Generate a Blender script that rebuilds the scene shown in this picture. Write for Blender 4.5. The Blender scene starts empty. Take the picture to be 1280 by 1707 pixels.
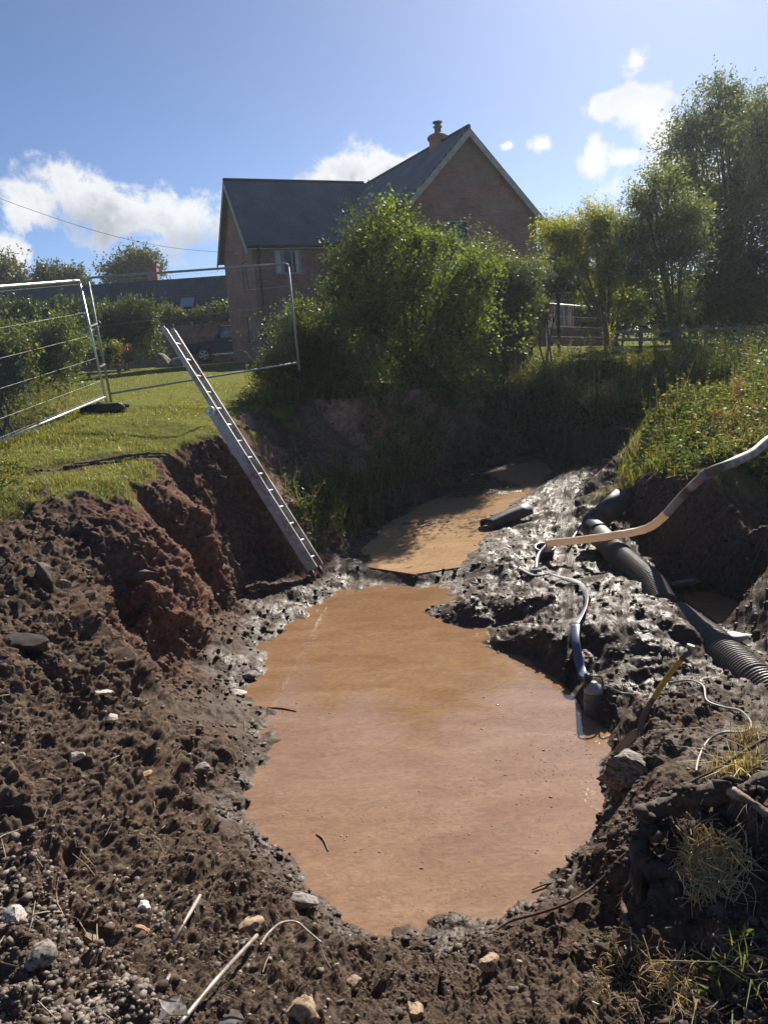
import bpy, bmesh, math, random
import numpy as np
from mathutils import Vector, Matrix
from mathutils.geometry import delaunay_2d_cdt
random.seed(7)
RNG = np.random.default_rng(11)
PI = math.pi
S = bpy.context.scene
COL = S.collection

# ---------------------------------------------------------------- camera
PITCH, ROLL, FPX, EYE = math.radians(12.145), math.radians(-3.763), 1280.0, 3.3
PW, PH = 1280.0, 1707.0
FWD = np.array([0, math.cos(PITCH), -math.sin(PITCH)])
_r = np.array([1.0, 0, 0]); _u = np.cross(_r, FWD)
RGT = math.cos(ROLL)*_r + math.sin(ROLL)*_u
UPV = -math.sin(ROLL)*_r + math.cos(ROLL)*_u
CAMP = np.array([0, 0, EYE])
def ray(px, py):
    d = FWD*FPX + RGT*(px-PW/2) - UPV*(py-PH/2)
    return d/np.linalg.norm(d)
def P(px, py, z):
    d = ray(px, py); t = (z-EYE)/d[2]
    return CAMP + d*t
def PY(px, py, y):            # point on the sight line at world depth y
    d = ray(px, py); return CAMP + d*(y/d[1])
cd = bpy.data.cameras.new('camera'); cam = bpy.data.objects.new('camera', cd); COL.objects.link(cam)
cam.matrix_world = Matrix(((RGT[0], UPV[0], -FWD[0], 0), (RGT[1], UPV[1], -FWD[1], 0), (RGT[2], UPV[2], -FWD[2], EYE), (0, 0, 0, 1)))
cd.sensor_fit = 'HORIZONTAL'; cd.sensor_width = 36; cd.lens = 36*FPX/PW; cd.clip_end = 3000; cd.clip_start = 0.05
S.camera = cam

# ---------------------------------------------------------------- tagging
def tag(o, label=None, cat=None, group=None, kind=None):
    if label: o['label'] = label
    if cat: o['category'] = cat
    if group: o['group'] = group
    if kind: o['kind'] = kind
    return o
def empty(name, loc, label, cat, group=None, rz=0.0):
    o = bpy.data.objects.new(name, None); COL.objects.link(o)
    o.location = loc; o.rotation_euler = (0, 0, rz); o.empty_display_size = .2
    return tag(o, label, cat, group)

# ---------------------------------------------------------------- numpy noise
def _hash(ix, iy, iz, seed):
    h = (ix.astype(np.int64)*374761393 + iy.astype(np.int64)*668265263 + iz.astype(np.int64)*2147483647 + seed*974634541) & 0xFFFFFFFF
    h = ((h ^ (h >> 13))*1274126177) & 0xFFFFFFFF
    h = ((h ^ (h >> 16))*2246822519) & 0xFFFFFFFF
    return ((h ^ (h >> 15)) & 0xFFFFFF).astype(np.float32)/np.float32(0xFFFFFF)
def vnoise(p, seed=0):        # value noise, -1..1
    i = np.floor(p).astype(np.int64); f = (p-i).astype(np.float32); f = f*f*f*(f*(f*6-15)+10)
    x, y, z = i[:, 0], i[:, 1], i[:, 2]; r = 0
    for dx in (0, 1):
        wx = f[:, 0] if dx else 1-f[:, 0]
        for dy in (0, 1):
            wy = f[:, 1] if dy else 1-f[:, 1]
            for dz in (0, 1):
                wz = f[:, 2] if dz else 1-f[:, 2]
                r = r + wx*wy*wz*_hash(x+dx, y+dy, z+dz, seed)
    return r*2-1
def fbm(p, oct=4, seed=0, gain=.5):
    a, s, r = 1.0, 0.0, 0
    for k in range(oct):
        r = r + a*vnoise(p*(2.03**k)+k*17.3, seed+k); s += a; a *= gain
    return r/s
def worley(p, seed=0):        # distance to nearest feature point and id
    i = np.floor(p-.5).astype(np.int64); best = np.full(len(p), 9.0, np.float32); idv = np.zeros(len(p), np.float32)
    for dx in (0, 1):
        for dy in (0, 1):
            for dz in (0, 1):
                c = i+np.array([dx, dy, dz])
                q0 = _hash(c[:, 0], c[:, 1], c[:, 2], seed); q1 = _hash(c[:, 0], c[:, 1], c[:, 2], seed+1); q2 = _hash(c[:, 0], c[:, 1], c[:, 2], seed+2)
                d = (c[:, 0]+.12+.76*q0-p[:, 0])**2+(c[:, 1]+.12+.76*q1-p[:, 1])**2+(c[:, 2]+.12+.76*q2-p[:, 2])**2
                m = d < best; best = np.where(m, d, best); idv = np.where(m, q0*.7+q1*.3, idv)
    return np.sqrt(best), idv

# ---------------------------------------------------------------- materials
def newmat(name):
    m = bpy.data.materials.new(name); m.use_nodes = True
    nt = m.node_tree; nt.nodes.clear()
    return m, nt, nt.nodes, nt.links
def N(nt, t, **kw):
    n = nt.nodes.new(t)
    for k, v in kw.items():
        if k.startswith('i_'): n.inputs[k[2:].replace('_', ' ')].default_value = v
        else: setattr(n, k, v)
    return n
def ramp(nt, stops, interp='LINEAR'):
    n = nt.nodes.new('ShaderNodeValToRGB'); e = n.color_ramp; e.interpolation = interp
    while len(e.elements) > 1: e.elements.remove(e.elements[0])
    e.elements[0].position = stops[0][0]; e.elements[0].color = (*stops[0][1], 1)
    for p_, c in stops[1:]:
        k = e.elements.new(p_); k.color = (*c, 1)
    return n
def g3(v): return (v, v, v)
def mat_basic(name, col, rough=.6, var=.25, scale=6.0, metal=0.0, bump=.15, bscale=40.0, spec=.5, dirt=None, dirt_amt=.5, dscale=3.0):
    m, nt, nd, lk = newmat(name)
    out = N(nt, 'ShaderNodeOutputMaterial'); b = N(nt, 'ShaderNodeBsdfPrincipled')
    tc = N(nt, 'ShaderNodeTexCoord'); no = N(nt, 'ShaderNodeTexNoise'); no.inputs['Scale'].default_value = scale; no.inputs['Detail'].default_value = 6
    lk.new(tc.outputs['Object'], no.inputs['Vector'])
    r = ramp(nt, [(.3, tuple(c*(1-var) for c in col)), (.7, tuple(min(1, c*(1+var)) for c in col))])
    lk.new(no.outputs['Fac'], r.inputs['Fac']); src = r.outputs['Color']
    if dirt:
        n2 = N(nt, 'ShaderNodeTexNoise'); n2.inputs['Scale'].default_value = dscale; n2.inputs['Detail'].default_value = 8; n2.inputs['Roughness'].default_value = .65
        lk.new(tc.outputs['Object'], n2.inputs['Vector'])
        r2 = ramp(nt, [(.62-.3*dirt_amt, g3(0)), (.72-.2*dirt_amt, g3(1))]); lk.new(n2.outputs['Fac'], r2.inputs['Fac'])
        mx = N(nt, 'ShaderNodeMix', data_type='RGBA'); lk.new(r2.outputs['Color'], mx.inputs['Factor'])
        lk.new(src, mx.inputs['A']); mx.inputs['B'].default_value = (*dirt, 1); src = mx.outputs['Result']
    lk.new(src, b.inputs['Base Color'])
    b.inputs['Metallic'].default_value = metal; b.inputs['Specular IOR Level'].default_value = spec
    rr = ramp(nt, [(.3, g3(max(0, rough-.12))), (.7, g3(min(1, rough+.12)))]); lk.new(no.outputs['Fac'], rr.inputs['Fac']); lk.new(rr.outputs['Color'], b.inputs['Roughness'])
    if bump:
        n3 = N(nt, 'ShaderNodeTexNoise'); n3.inputs['Scale'].default_value = bscale; n3.inputs['Detail'].default_value = 5
        lk.new(tc.outputs['Object'], n3.inputs['Vector'])
        bp = N(nt, 'ShaderNodeBump'); bp.inputs['Strength'].default_value = bump; bp.inputs['Distance'].default_value = .01
        lk.new(n3.outputs['Fac'], bp.inputs['Height']); lk.new(bp.outputs['Normal'], b.inputs['Normal'])
    lk.new(b.outputs['BSDF'], out.inputs['Surface'])
    return m
def mat_leaf(name, cols, trans=.45, rough=.45, gloss=.12):
    """leaf: every leaf takes one of the given colours; light passes through the blade"""
    m, nt, nd, lk = newmat(name)
    out = N(nt, 'ShaderNodeOutputMaterial'); geo = N(nt, 'ShaderNodeNewGeometry')
    r = ramp(nt, [(i/max(1, len(cols)-1), c) for i, c in enumerate(cols)]); lk.new(geo.outputs['Random Per Island'], r.inputs['Fac'])
    d = N(nt, 'ShaderNodeBsdfDiffuse'); t = N(nt, 'ShaderNodeBsdfTranslucent'); g = N(nt, 'ShaderNodeBsdfGlossy'); g.inputs['Roughness'].default_value = rough
    g.inputs['Color'].default_value = (.8, .85, .8, 1)
    lk.new(r.outputs['Color'], d.inputs['Color'])
    tcm = N(nt, 'ShaderNodeMix', data_type='RGBA', blend_type='MULTIPLY'); tcm.inputs['Factor'].default_value = 1
    lk.new(r.outputs['Color'], tcm.inputs['A']); tcm.inputs['B'].default_value = (2.3, 2.0, .75, 1); lk.new(tcm.outputs['Result'], t.inputs['Color'])
    m1 = N(nt, 'ShaderNodeMixShader'); m1.inputs['Fac'].default_value = trans; lk.new(d.outputs[0], m1.inputs[1]); lk.new(t.outputs[0], m1.inputs[2])
    m2 = N(nt, 'ShaderNodeMixShader'); m2.inputs['Fac'].default_value = gloss; lk.new(m1.outputs[0], m2.inputs[1]); lk.new(g.outputs[0], m2.inputs[2])
    lk.new(m2.outputs[0], out.inputs['Surface'])
    return m

# ---------------------------------------------------------------- mesh helpers
class MB:
    def __init__(s): s.v = []; s.f = []
    def add(s, vs, fs):
        o = len(s.v); s.v += [tuple(float(c) for c in v) for v in vs]; s.f += [tuple(i+o for i in f) for f in fs]; return s
    def box(s, x0, x1, y0, y1, z0, z1, M=None):
        vs = [(x0, y0, z0), (x1, y0, z0), (x1, y1, z0), (x0, y1, z0), (x0, y0, z1), (x1, y0, z1), (x1, y1, z1), (x0, y1, z1)]
        if M is not None: vs = [tuple(M @ Vector(v)) for v in vs]
        return s.add(vs, [(0, 3, 2, 1), (4, 5, 6, 7), (0, 1, 5, 4), (1, 2, 6, 5), (2, 3, 7, 6), (3, 0, 4, 7)])
    def tube(s, pts, rad, seg=8, cap=True, flat=1.0):
        pts = [Vector(p) for p in pts]; n = len(pts)
        if not hasattr(rad, '__len__'): rad = [rad]*n
        tans = [((pts[min(i+1, n-1)]-pts[max(i-1, 0)]).normalized() if (pts[min(i+1, n-1)]-pts[max(i-1, 0)]).length > 1e-9 else Vector((0, 0, 1))) for i in range(n)]
        ref = Vector((0, 0, 1)) if abs(tans[0].z) < .9 else Vector((1, 0, 0))
        a = tans[0].cross(ref).normalized(); vs = []; fs = []
        for i in range(n):
            t = tans[i]; a = (a-t*a.dot(t)); a = a.normalized() if a.length > 1e-6 else t.orthogonal().normalized(); b = t.cross(a)
            for k in range(seg):
                w = 2*PI*k/seg; vs.append(pts[i]+a*(math.cos(w)*rad[i])+b*(math.sin(w)*rad[i]*flat))
        for i in range(n-1):
            for k in range(seg):
                k2 = (k+1) % seg; fs.append((i*seg+k, i*seg+k2, (i+1)*seg+k2, (i+1)*seg+k))
        if cap: fs.append(tuple(reversed(range(seg)))); fs.append(tuple((n-1)*seg+k for k in range(seg)))
        return s.add(vs, fs)
    def lathe(s, prof, seg=20, M=None, cap=True):
        vs = []; fs = []; n = len(prof)
        for r, z in prof:
            for k in range(seg):
                w = 2*PI*k/seg; vs.append(Vector((r*math.cos(w), r*math.sin(w), z)))
        if M is not None: vs = [M @ v for v in vs]
        for i in range(n-1):
            for k in range(seg):
                k2 = (k+1) % seg; fs.append((i*seg+k, i*seg+k2, (i+1)*seg+k2, (i+1)*seg+k))
        if cap: fs.append(tuple(reversed(range(seg)))); fs.append(tuple((n-1)*seg+k for k in range(seg)))
        return s.add(vs, fs)
    def quad(s, a, b, c, d): return s.add([a, b, c, d], [(0, 1, 2, 3)])
    def prism(s, poly, ext):      # planar polygon (3d points) extruded by vector ext
        ext = Vector(ext); n = len(poly); vs = [Vector(p) for p in poly]+[Vector(p)+ext for p in poly]
        fs = [tuple(range(n)), tuple(reversed(range(n, 2*n)))]+[(i, i+n, (i+1) % n+n, (i+1) % n) for i in range(n)]
        return s.add(vs, fs)
    def build(s, name, mat, parent=None, smooth=False, bevel=0.0):
        me = bpy.data.meshes.new(name); me.from_pydata(s.v, [], s.f); me.update()
        bm = bmesh.new(); bm.from_mesh(me); bmesh.ops.recalc_face_normals(bm, faces=bm.faces)
        if bevel:
            bmesh.ops.bevel(bm, geom=[e for e in bm.edges if len(e.link_faces) == 2 and e.calc_face_angle(0) > .6], offset=bevel, segments=2, affect='EDGES', profile=.6)
        bm.to_mesh(me); bm.free()
        if smooth:
            me.polygons.foreach_set('use_smooth', [True]*len(me.polygons))
        me.materials.append(mat)
        o = bpy.data.objects.new(name, me); COL.objects.link(o)
        if parent: o.parent = parent
        return o
def np_mesh(name, V, F, mat, parent=None, smooth=False):
    """V (n,3), F (m,k) arrays"""
    me = bpy.data.meshes.new(name); k = F.shape[1]
    me.vertices.add(len(V)); me.vertices.foreach_set('co', np.ascontiguousarray(V, np.float32).ravel())
    me.loops.add(F.size); me.loops.foreach_set('vertex_index', np.ascontiguousarray(F, np.int32).ravel())
    me.polygons.add(len(F)); me.polygons.foreach_set('loop_start', np.arange(0, F.size, k, dtype=np.int32))
    if smooth: me.polygons.foreach_set('use_smooth', np.ones(len(F), bool))
    me.update(calc_edges=True); me.validate(); me.materials.append(mat)
    o = bpy.data.objects.new(name, me); COL.objects.link(o)
    if parent: o.parent = parent
    return o
def spline(pts, n=8):         # Catmull-Rom through points
    p = [Vector(q) for q in pts]; p = [p[0]*2-p[1]]+p+[p[-1]*2-p[-2]]; out = []
    for i in range(1, len(p)-2):
        for k in range(n):
            t = k/n; a, b, c, d = p[i-1], p[i], p[i+1], p[i+2]
            out.append(.5*((2*b)+(c-a)*t+(2*a-5*b+4*c-d)*t*t+(3*b-a-3*c+d)*t**3))
    out.append(p[-2]); return out
# ---------------------------------------------------------------- the ground: surveyed points and break lines
PTS = []; EDG = []
def pt(px, py, z, g=0, r=0, w=0, b=1):
    q = P(px, py, z); PTS.append((q[0], q[1], z, g, r, w, b)); return len(PTS)-1
def pw(x, y, z, g=0, r=0, w=0, b=1): PTS.append((x, y, z, g, r, w, b)); return len(PTS)-1
def line(ps, closed=False, **kw):
    ids = [pt(*p, **kw) for p in ps]
    for a, b_ in zip(ids, ids[1:]): EDG.append((a, b_))
    if closed: EDG.append((ids[-1], ids[0]))
    return ids
# lawn edge = top of the excavation
line([(-260, 930, 1.75), (-60, 862, 1.88), (0, 838, 1.95), (100, 826, 1.97), (200, 797, 2.02), (250, 768, 2.08), (300, 742, 2.15), (345, 727, 2.2), (372, 715, 2.26), (392, 697, 2.32), (412, 676, 2.42), (500, 664, 2.45), (600, 656, 2.45), (720, 641, 2.4), (800, 630, 2.3), (880, 640, 2.0), (940, 655, 1.8), (1000, 668, 1.7)], g=.55, r=.2, b=.6)
# back bank
line([(430, 775, 1.42), (520, 772, 1.4), (620, 760, 1.25), (720, 735, 1.2), (800, 705, 1.2), (880, 700, 1.0)], r=.45, b=.7)
line([(250, 1125, .35), (300, 1108, .3), (335, 1078, .28), (365, 1020, .25), (400, 975, .22), (440, 962, .2), (530, 946, .2), (560, 925, .2), (600, 893, .2), (640, 860, .2), (720, 820, .2), (800, 775, .2), (900, 750, .2), (945, 762, .25)], r=.45, w=.3)
for p in [(280, 900, 1.4), (330, 850, 1.5), (300, 1000, .85), (250, 950, 1.3), (360, 900, 1.1)]: pt(*p, r=1, b=1.3)
# slope on the left
for p in [(60, 880, 1.78), (150, 930, 1.42), (100, 930, 1.55), (100, 1000, 1.45), (150, 1050, 1.2), (180, 1120, .9), (0, 900, 1.75), (0, 960, 1.65), (0, 1050, 1.55), (80, 1100, 1.3), (0, 1150, 1.4), (100, 1180, 1.05), (200, 1180, .75), (0, 1250, 1.3), (100, 1280, 1.0), (200, 1270, .7), (300, 1280, .4),
          (0, 1400, 1.2), (120, 1400, 1.0), (250, 1400, .6), (350, 1400, .3), (0, 1550, 1.2), (150, 1550, 1.0), (300, 1530, .65), (420, 1500, .35), (0, 1720, 1.3), (200, 1720, 1.15), (400, 1720, .85), (540, 1600, .3), (600, 1680, .45)]: pt(*p, b=1.6)
for p in [(200, 1000, 1.0), (230, 1080, .6)]: pt(*p, r=.7, b=1.5)
for p in [(300, 1180, .35), (380, 1250, .15), (350, 1100, .2), (390, 1060, .15), (440, 1010, .14), (520, 975, .13), (370, 1180, .15), (330, 1340, .3)]: pt(*p, w=.42, b=.9)
for p in [(740, 1665, .22), (740, 1720, .45), (850, 1720, .6), (850, 1620, .3), (1000, 1720, .7), (1000, 1620, .45), (1150, 1720, .75), (1280, 1720, .9)]: pt(*p, b=1.4)
# lower pool shore
POOL = [(600, 966), (560, 985), (510, 1015), (480, 1047), (435, 1075), (440, 1120), (395, 1150), (445, 1190), (440, 1240), (425, 1290), (408, 1340), (420, 1390), (490, 1420), (507, 1470), (572, 1530), (578, 1565), (640, 1592), (740, 1612), (830, 1545), (908, 1505), (922, 1462), (985, 1400), (1012, 1335), (1022, 1255), (990, 1215), (960, 1152), (880, 1092), (820, 1077), (832, 1045), (775, 992), (757, 968), (690, 976)]
POOL_ID = line([(a, b_, 0.0) for a, b_ in POOL], closed=True, w=.85, b=.6)
for p in [(700, 1100, -.3), (700, 1300, -.3), (750, 1450, -.25), (560, 1400, -.2), (600, 1050, -.2), (900, 1250, -.2), (620, 1500, -.15), (520, 1150, -.2), (850, 1400, -.2)]: pt(*p, w=1, b=.3)
# upper pool
UP = [(612, 945), (600, 915), (640, 875), (715, 833), (800, 788), (895, 766), (925, 783), (890, 818), (850, 845), (815, 868), (825, 895), (790, 920), (770, 945), (690, 957)]
line([(a, b_, .125) for a, b_ in UP], closed=True, w=1, b=.4)
for p in [(680, 910, -.05), (760, 860, -.05), (850, 800, -.05), (720, 930, .0)]: pt(*p, w=1, b=.2)
# mud spit between the pools and the trench
for p in [(800, 1000, .22), (850, 990, .3), (880, 950, .14), (840, 930, .2), (900, 1040, .32), (855, 1055, .15), (940, 1090, .2), (950, 1000, .36), (1000, 1050, .38), (1000, 1130, .3), (1010, 1000, .28), (1060, 1080, .4), (950, 900, .2), (880, 860, .25), (950, 840, .32), (920, 808, .25), (1000, 800, .38), (1000, 740, .45), (1050, 722, .65), (955, 765, .27), (1050, 900, .22), (1090, 960, .3), (1040, 960, .26), (1098, 998, .52), (1112, 1012, .56), (1128, 1026, .54), (1145, 1040, .45), (1150, 1055, .3), (1180, 1120, .3), (930, 935, .12), (905, 985, .2)]: pt(*p, w=.95, b=1.0)
for p in [(1060, 1180, .25), (1150, 1160, .35), (1280, 1170, .45), (1280, 1250, .75), (1150, 1260, .55), (1080, 1240, .35)]: pt(*p, w=.5, b=1.0)
pt(1045, 1245, .03, w=.6); pt(1040, 1190, .12, w=.6)
# trench on the right
line([(1125, 988, .06), (1180, 982, .06), (1290, 1012, .06), (1400, 1050, .06), (1400, 1130, .06), (1300, 1105, .06), (1250, 1078, .06), (1200, 1045, .06), (1150, 1015, .06)], closed=True, w=.9, b=.4)
pt(1230, 1035, -.15, w=.9, b=.3)
line([(1062, 802, .9), (1110, 786, 1.3), (1180, 780, 1.5), (1290, 790, 1.6), (1420, 830, 1.6)], g=.6, r=.1)
line([(1062, 872, .38), (1100, 930, .3), (1160, 962, .18), (1290, 985, .18), (1420, 1015, .18)], r=.25, w=.3)
pt(1085, 745, .85, g=.3); pt(1110, 730, 1.15, g=.7)
# root plate, lower right
for p in [(1050, 1283, .3), (1110, 1300, .6), (1040, 1310, .22)]: pt(*p, w=.3, b=.6)
line([(1075, 1352, .95), (1130, 1337, 1.18), (1200, 1324, 1.30), (1290, 1310, 1.42), (1420, 1290, 1.5)], b=1.0)
line([(1000, 1490, .15), (1060, 1562, .3), (1150, 1582, .32), (1290, 1592, .38), (1420, 1595, .4)], b=1.0)
for p in [(1010, 1405, .35), (965, 1485, .25), (905, 1545, .22), (1050, 1400, .6)]: pt(*p, b=.8)
# beyond, right
for p, g in [((1150, 720, 1.7), .9), ((1280, 720, 1.7), .9), ((1130, 660, 2.1), .9), ((1280, 650, 2.1), .9), ((1050, 650, 1.9), .9), ((950, 620, 2.4), .9), ((1040, 604, 2.5), 1), ((1130, 602, 2.4), 1), ((1280, 600, 2.3), 1), ((850, 600, 2.6), 1)]: pt(*p, g=g, b=.7)
# lawn
for p in [(178, 668, 2.68), (0, 742, 2.36), (0, 790, 2.15), (250, 700, 2.45), (300, 680, 2.5), (420, 630, 2.62), (330, 640, 2.7), (100, 700, 2.5), (-200, 800, 2.1)]: pt(*p, g=1, b=.5)
for p in [(-5, 20, 2.8), (-8, 34, 3.0), (0, 34, 3.0), (7, 31, 2.9), (15, 30, 2.35), (12, 24, 2.3), (-30, 40, 3.0), (-15, 14, 2.5), (30, 30, 2.3), (-260, 420, 3.), (260, 420, 3.), (-260, -60, 2), (260, -60, 2), (20, 13, 2.1), (0, 120, 3.0), (-60, 120, 3), (60, 120, 3)]: pw(*p, g=1, b=.4)
for p in [(12, 6, 1.7), (-12, 5, 1.9), (-3, .6, 1.45), (-1, .6, 1.3), (1, .6, 1.2), (3, .6, 1.3), (0, -1, 1.55), (-6, -4, 1.7), (6, -4, 1.7), (5, 3, 1.2), (-5, 3, 1.5)]: pw(*p, b=1)
for i_, q in enumerate(PTS):       # the lip between the pools is smooth
    for a_, b2_, z_ in ((600, 966, 0), (757, 968, 0), (690, 976, 0), (612, 945, .125), (690, 957, .125), (770, 945, .125)):
        w_ = P(a_, b2_, z_)
        if abs(q[0]-w_[0])+abs(q[1]-w_[1]) < 1e-6: PTS[i_] = q[:6]+(.12,)
A = np.array(PTS)
tri = delaunay_2d_cdt([Vector((a[0], a[1])) for a in A], EDG, [], 0, 1e-6)
tv, tf, tov = tri[0], tri[2], tri[3]
TA = np.zeros((len(tv), 7)); TA[:, :2] = [(v.x, v.y) for v in tv]
for i, src in enumerate(tov):
    if src: TA[i, 2:] = A[src[0], 2:]
    else:                     # crossing of two break lines: nearest surveyed points
        d = ((A[:, :2]-TA[i, :2])**2).sum(1); k = np.argsort(d)[:2]; TA[i, 2:] = A[k, 2:].mean(0)
def raster(x0, x1, y0, y1, st):
    nx, ny = int((x1-x0)/st)+1, int((y1-y0)/st)+1
    R = np.zeros((ny, nx, 5), np.float32)
    for f in tf:
        t = TA[list(f)]; a, b_, c = t[0, :2], t[1, :2], t[2, :2]
        i0 = max(0, int((t[:, 0].min()-x0)/st)); i1 = min(nx-1, int((t[:, 0].max()-x0)/st)+1)
        j0 = max(0, int((t[:, 1].min()-y0)/st)); j1 = min(ny-1, int((t[:, 1].max()-y0)/st)+1)
        if i1 < i0 or j1 < j0: continue
        X, Y = np.meshgrid(x0+np.arange(i0, i1+1)*st, y0+np.arange(j0, j1+1)*st)
        den = (b_[1]-c[1])*(a[0]-c[0])+(c[0]-b_[0])*(a[1]-c[1])
        if abs(den) < 1e-12: continue
        w0 = ((b_[1]-c[1])*(X-c[0])+(c[0]-b_[0])*(Y-c[1]))/den; w1 = ((c[1]-a[1])*(X-c[0])+(a[0]-c[0])*(Y-c[1]))/den; w2 = 1-w0-w1
        m = (w0 > -1e-6) & (w1 > -1e-6) & (w2 > -1e-6)
        val = w0[..., None]*t[0, 2:]+w1[..., None]*t[1, 2:]+w2[..., None]*t[2, 2:]
        R[j0:j1+1, i0:i1+1][m] = val[m]
    return R
def blur(R, n):
    for _ in range(n):
        for ax in (0, 1):
            Q = np.concatenate([R.take([0], ax), R, R.take([-1], ax)], ax)
            L = R.shape[ax]; R = .25*Q.take(range(0, L), ax)+.5*Q.take(range(1, L+1), ax)+.25*Q.take(range(2, L+2), ax)
    return R
FX0, FX1, FY0, FY1, FS = -13.0, 15.0, -4.0, 40.0, .04
CX0, CX1, CY0, CY1, CS = -250., 250., -50., 400., 1.0
RF = blur(raster(FX0, FX1, FY0, FY1, FS), 3); RC = raster(CX0, CX1, CY0, CY1, CS)
def _bil(R, x0, y0, st, x, y):
    fx = np.clip((x-x0)/st, 0, R.shape[1]-1.001); fy = np.clip((y-y0)/st, 0, R.shape[0]-1.001)
    i = fx.astype(int); j = fy.astype(int); u = (fx-i)[:, None]; v = (fy-j)[:, None]
    return R[j, i]*(1-u)*(1-v)+R[j, i+1]*u*(1-v)+R[j+1, i]*(1-u)*v+R[j+1, i+1]*u*v
def terr(x, y):               # -> z, grass, red, wet, bump
    x = np.atleast_1d(np.asarray(x, float)); y = np.atleast_1d(np.asarray(y, float))
    a = _bil(RF, FX0, FY0, FS, x, y); far = (x < FX0) | (x > FX1) | (y < FY0) | (y > FY1)
    if far.any(): a[far] = _bil(RC, CX0, CY0, CS, x[far], y[far])
    return a
def gz(x, y): return float(terr(x, y)[0, 0])

# fan of samples around the viewpoint, every column resampled by how much of the slope is seen
NROW = 2050
th = np.radians(np.concatenate([np.linspace(-84, -36, 60)[:-1], np.linspace(-36, 36, 1000), np.linspace(36, 84, 60)[1:]])); NCOL = len(th)
rr = np.concatenate([np.geomspace(.45, 45, 6800), np.geomspace(45.5, 380, 260)])
GX = np.zeros((NROW, NCOL)); GY = GX.copy()
for c in range(NCOL):
    x = rr*math.sin(th[c]); y = rr*math.cos(th[c]); z = terr(x, y)[:, 0]
    dr = np.diff(rr); dz = np.diff(z); rm = (rr[1:]+rr[:-1])/2
    ds = np.sqrt((dr*np.clip(2.8/rm, .05, 1.0))**2+dz**2)/rm*np.where(rm < 1.3, .2, 1)
    if c == 0: acc = ds
    acc = .75*acc+.25*ds if c else ds
    s = np.concatenate([[0], np.cumsum(acc)]); s /= s[-1]
    r_ = np.interp(np.linspace(0, 1, NROW), s, rr); GX[:, c] = r_*math.sin(th[c]); GY[:, c] = r_*math.cos(th[c])
fx, fy = GX.ravel(), GY.ravel(); at = terr(fx, fy); V = np.stack([fx, fy, at[:, 0]], 1)
def grid_normals(V):
    G = V.reshape(NROW, NCOL, 3); du = np.gradient(G, axis=1); dv = np.gradient(G, axis=0); n = np.cross(du, dv)
    n /= np.linalg.norm(n, axis=2, keepdims=True)+1e-12; n[n[..., 2] < 0] *= -1
    return n
NM = grid_normals(V)
for _ in range(6):
    NM = (NM+np.roll(NM, 1, 0)+np.roll(NM, -1, 0)+np.roll(NM, 1, 1)+np.roll(NM, -1, 1)); NM /= np.linalg.norm(NM, axis=2, keepdims=True)+1e-12
NM = NM.reshape(-1, 3)
dist = np.hypot(fx, fy); near = (dist < 34) & (np.abs(np.arctan2(fx, fy)) < 1.2)
# vertical banks hold more relief; lawn holds little
grass0, red, wet, bmp = at[:, 1], at[:, 2], at[:, 3], at[:, 4]
steep = np.clip((.75-NM[:, 2])/.4, 0, 1)
gn = fbm(V*np.array([1.3, 1.3, .6]), 4, 91)
gn2 = fbm(V*np.array([5.5, 5.5, 2.]), 3, 93)
grass = np.clip((grass0-.5+.42*gn+.25*gn2)*5+.5, 0, 1)*np.clip(1-steep*1.6, 0, 1)*(V[:, 2] > .3)
disp = np.zeros(len(V), np.float32)
Q = V[near]
big = fbm(Q*1.9, 3, 3)
w1, i1 = worley(Q*np.array([4.2, 4.2, 5.0])+.35*np.stack([vnoise(Q*7, 5), vnoise(Q*7, 6), vnoise(Q*7, 7)], 1), 21)
w2, i2 = worley(Q*11.+.3*np.stack([vnoise(Q*19, 8), vnoise(Q*19, 9), vnoise(Q*19, 10)], 1), 31)
w3, i3 = worley(Q*27., 41)
w4, i4 = worley(Q*60., 51)
fine = fbm(Q*48, 3, 13)
ridg = 1-np.abs(fbm(Q*np.array([3.2, 3.2, 3.2])+4, 4, 17))*2
soil = 1-grass[near]
wl, il = worley(Q*np.array([2.3, 2.3, 2.6])+.5*np.stack([vnoise(Q*4, 15), vnoise(Q*4, 16), vnoise(Q*4, 17)], 1), 121)
lump = .07*big+.10*(il-.4)*(1-np.clip(wl*1.2, 0, 1))**.6+.075*(i1-.35)*(1-np.clip(w1*1.35, 0, 1))**.6+.05*(ridg-.6)
clod = (.034*(.3+i2)*(1-w2*1.2)+.020*(.2+i3)*(1-w3*1.25))
crumb = .0085*(.2+i4)*(1-w4*1.3)+.008*fine
b_ = bmp[near]; wt = wet[near]
disp[near] = soil*b_*(lump*(1-.05*wt)+clod*(1-.6*wt)+crumb*(1-.75*wt))+grass[near]*(.03*big+.012*fine+.02*b_*(ridg-.6))
del w1, w2, w3, w4
# upright gouges left by the digger bucket in the cut faces
cut = steep[near]*soil
gou = fbm(Q*np.array([4.0, 4.0, .8]), 3, 61)
strat = fbm(Q*np.array([.8, .8, 5.0]), 3, 67)
blk, bi_ = worley(Q*np.array([7., 7., 4.5])+.4*np.stack([vnoise(Q*9, 25), vnoise(Q*9, 26), vnoise(Q*9, 27)], 1), 131)
go2 = 1-2*np.abs(fbm(Q*np.array([9., 9., 2.2])+3, 3, 63))
disp[near] += cut*(.075*gou+.035*strat+.05*big+.07*(bi_-.5)*np.clip(1.5-1.6*blk, 0, 1)+.03*go2)
V = V+NM*disp[:, None]
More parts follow.
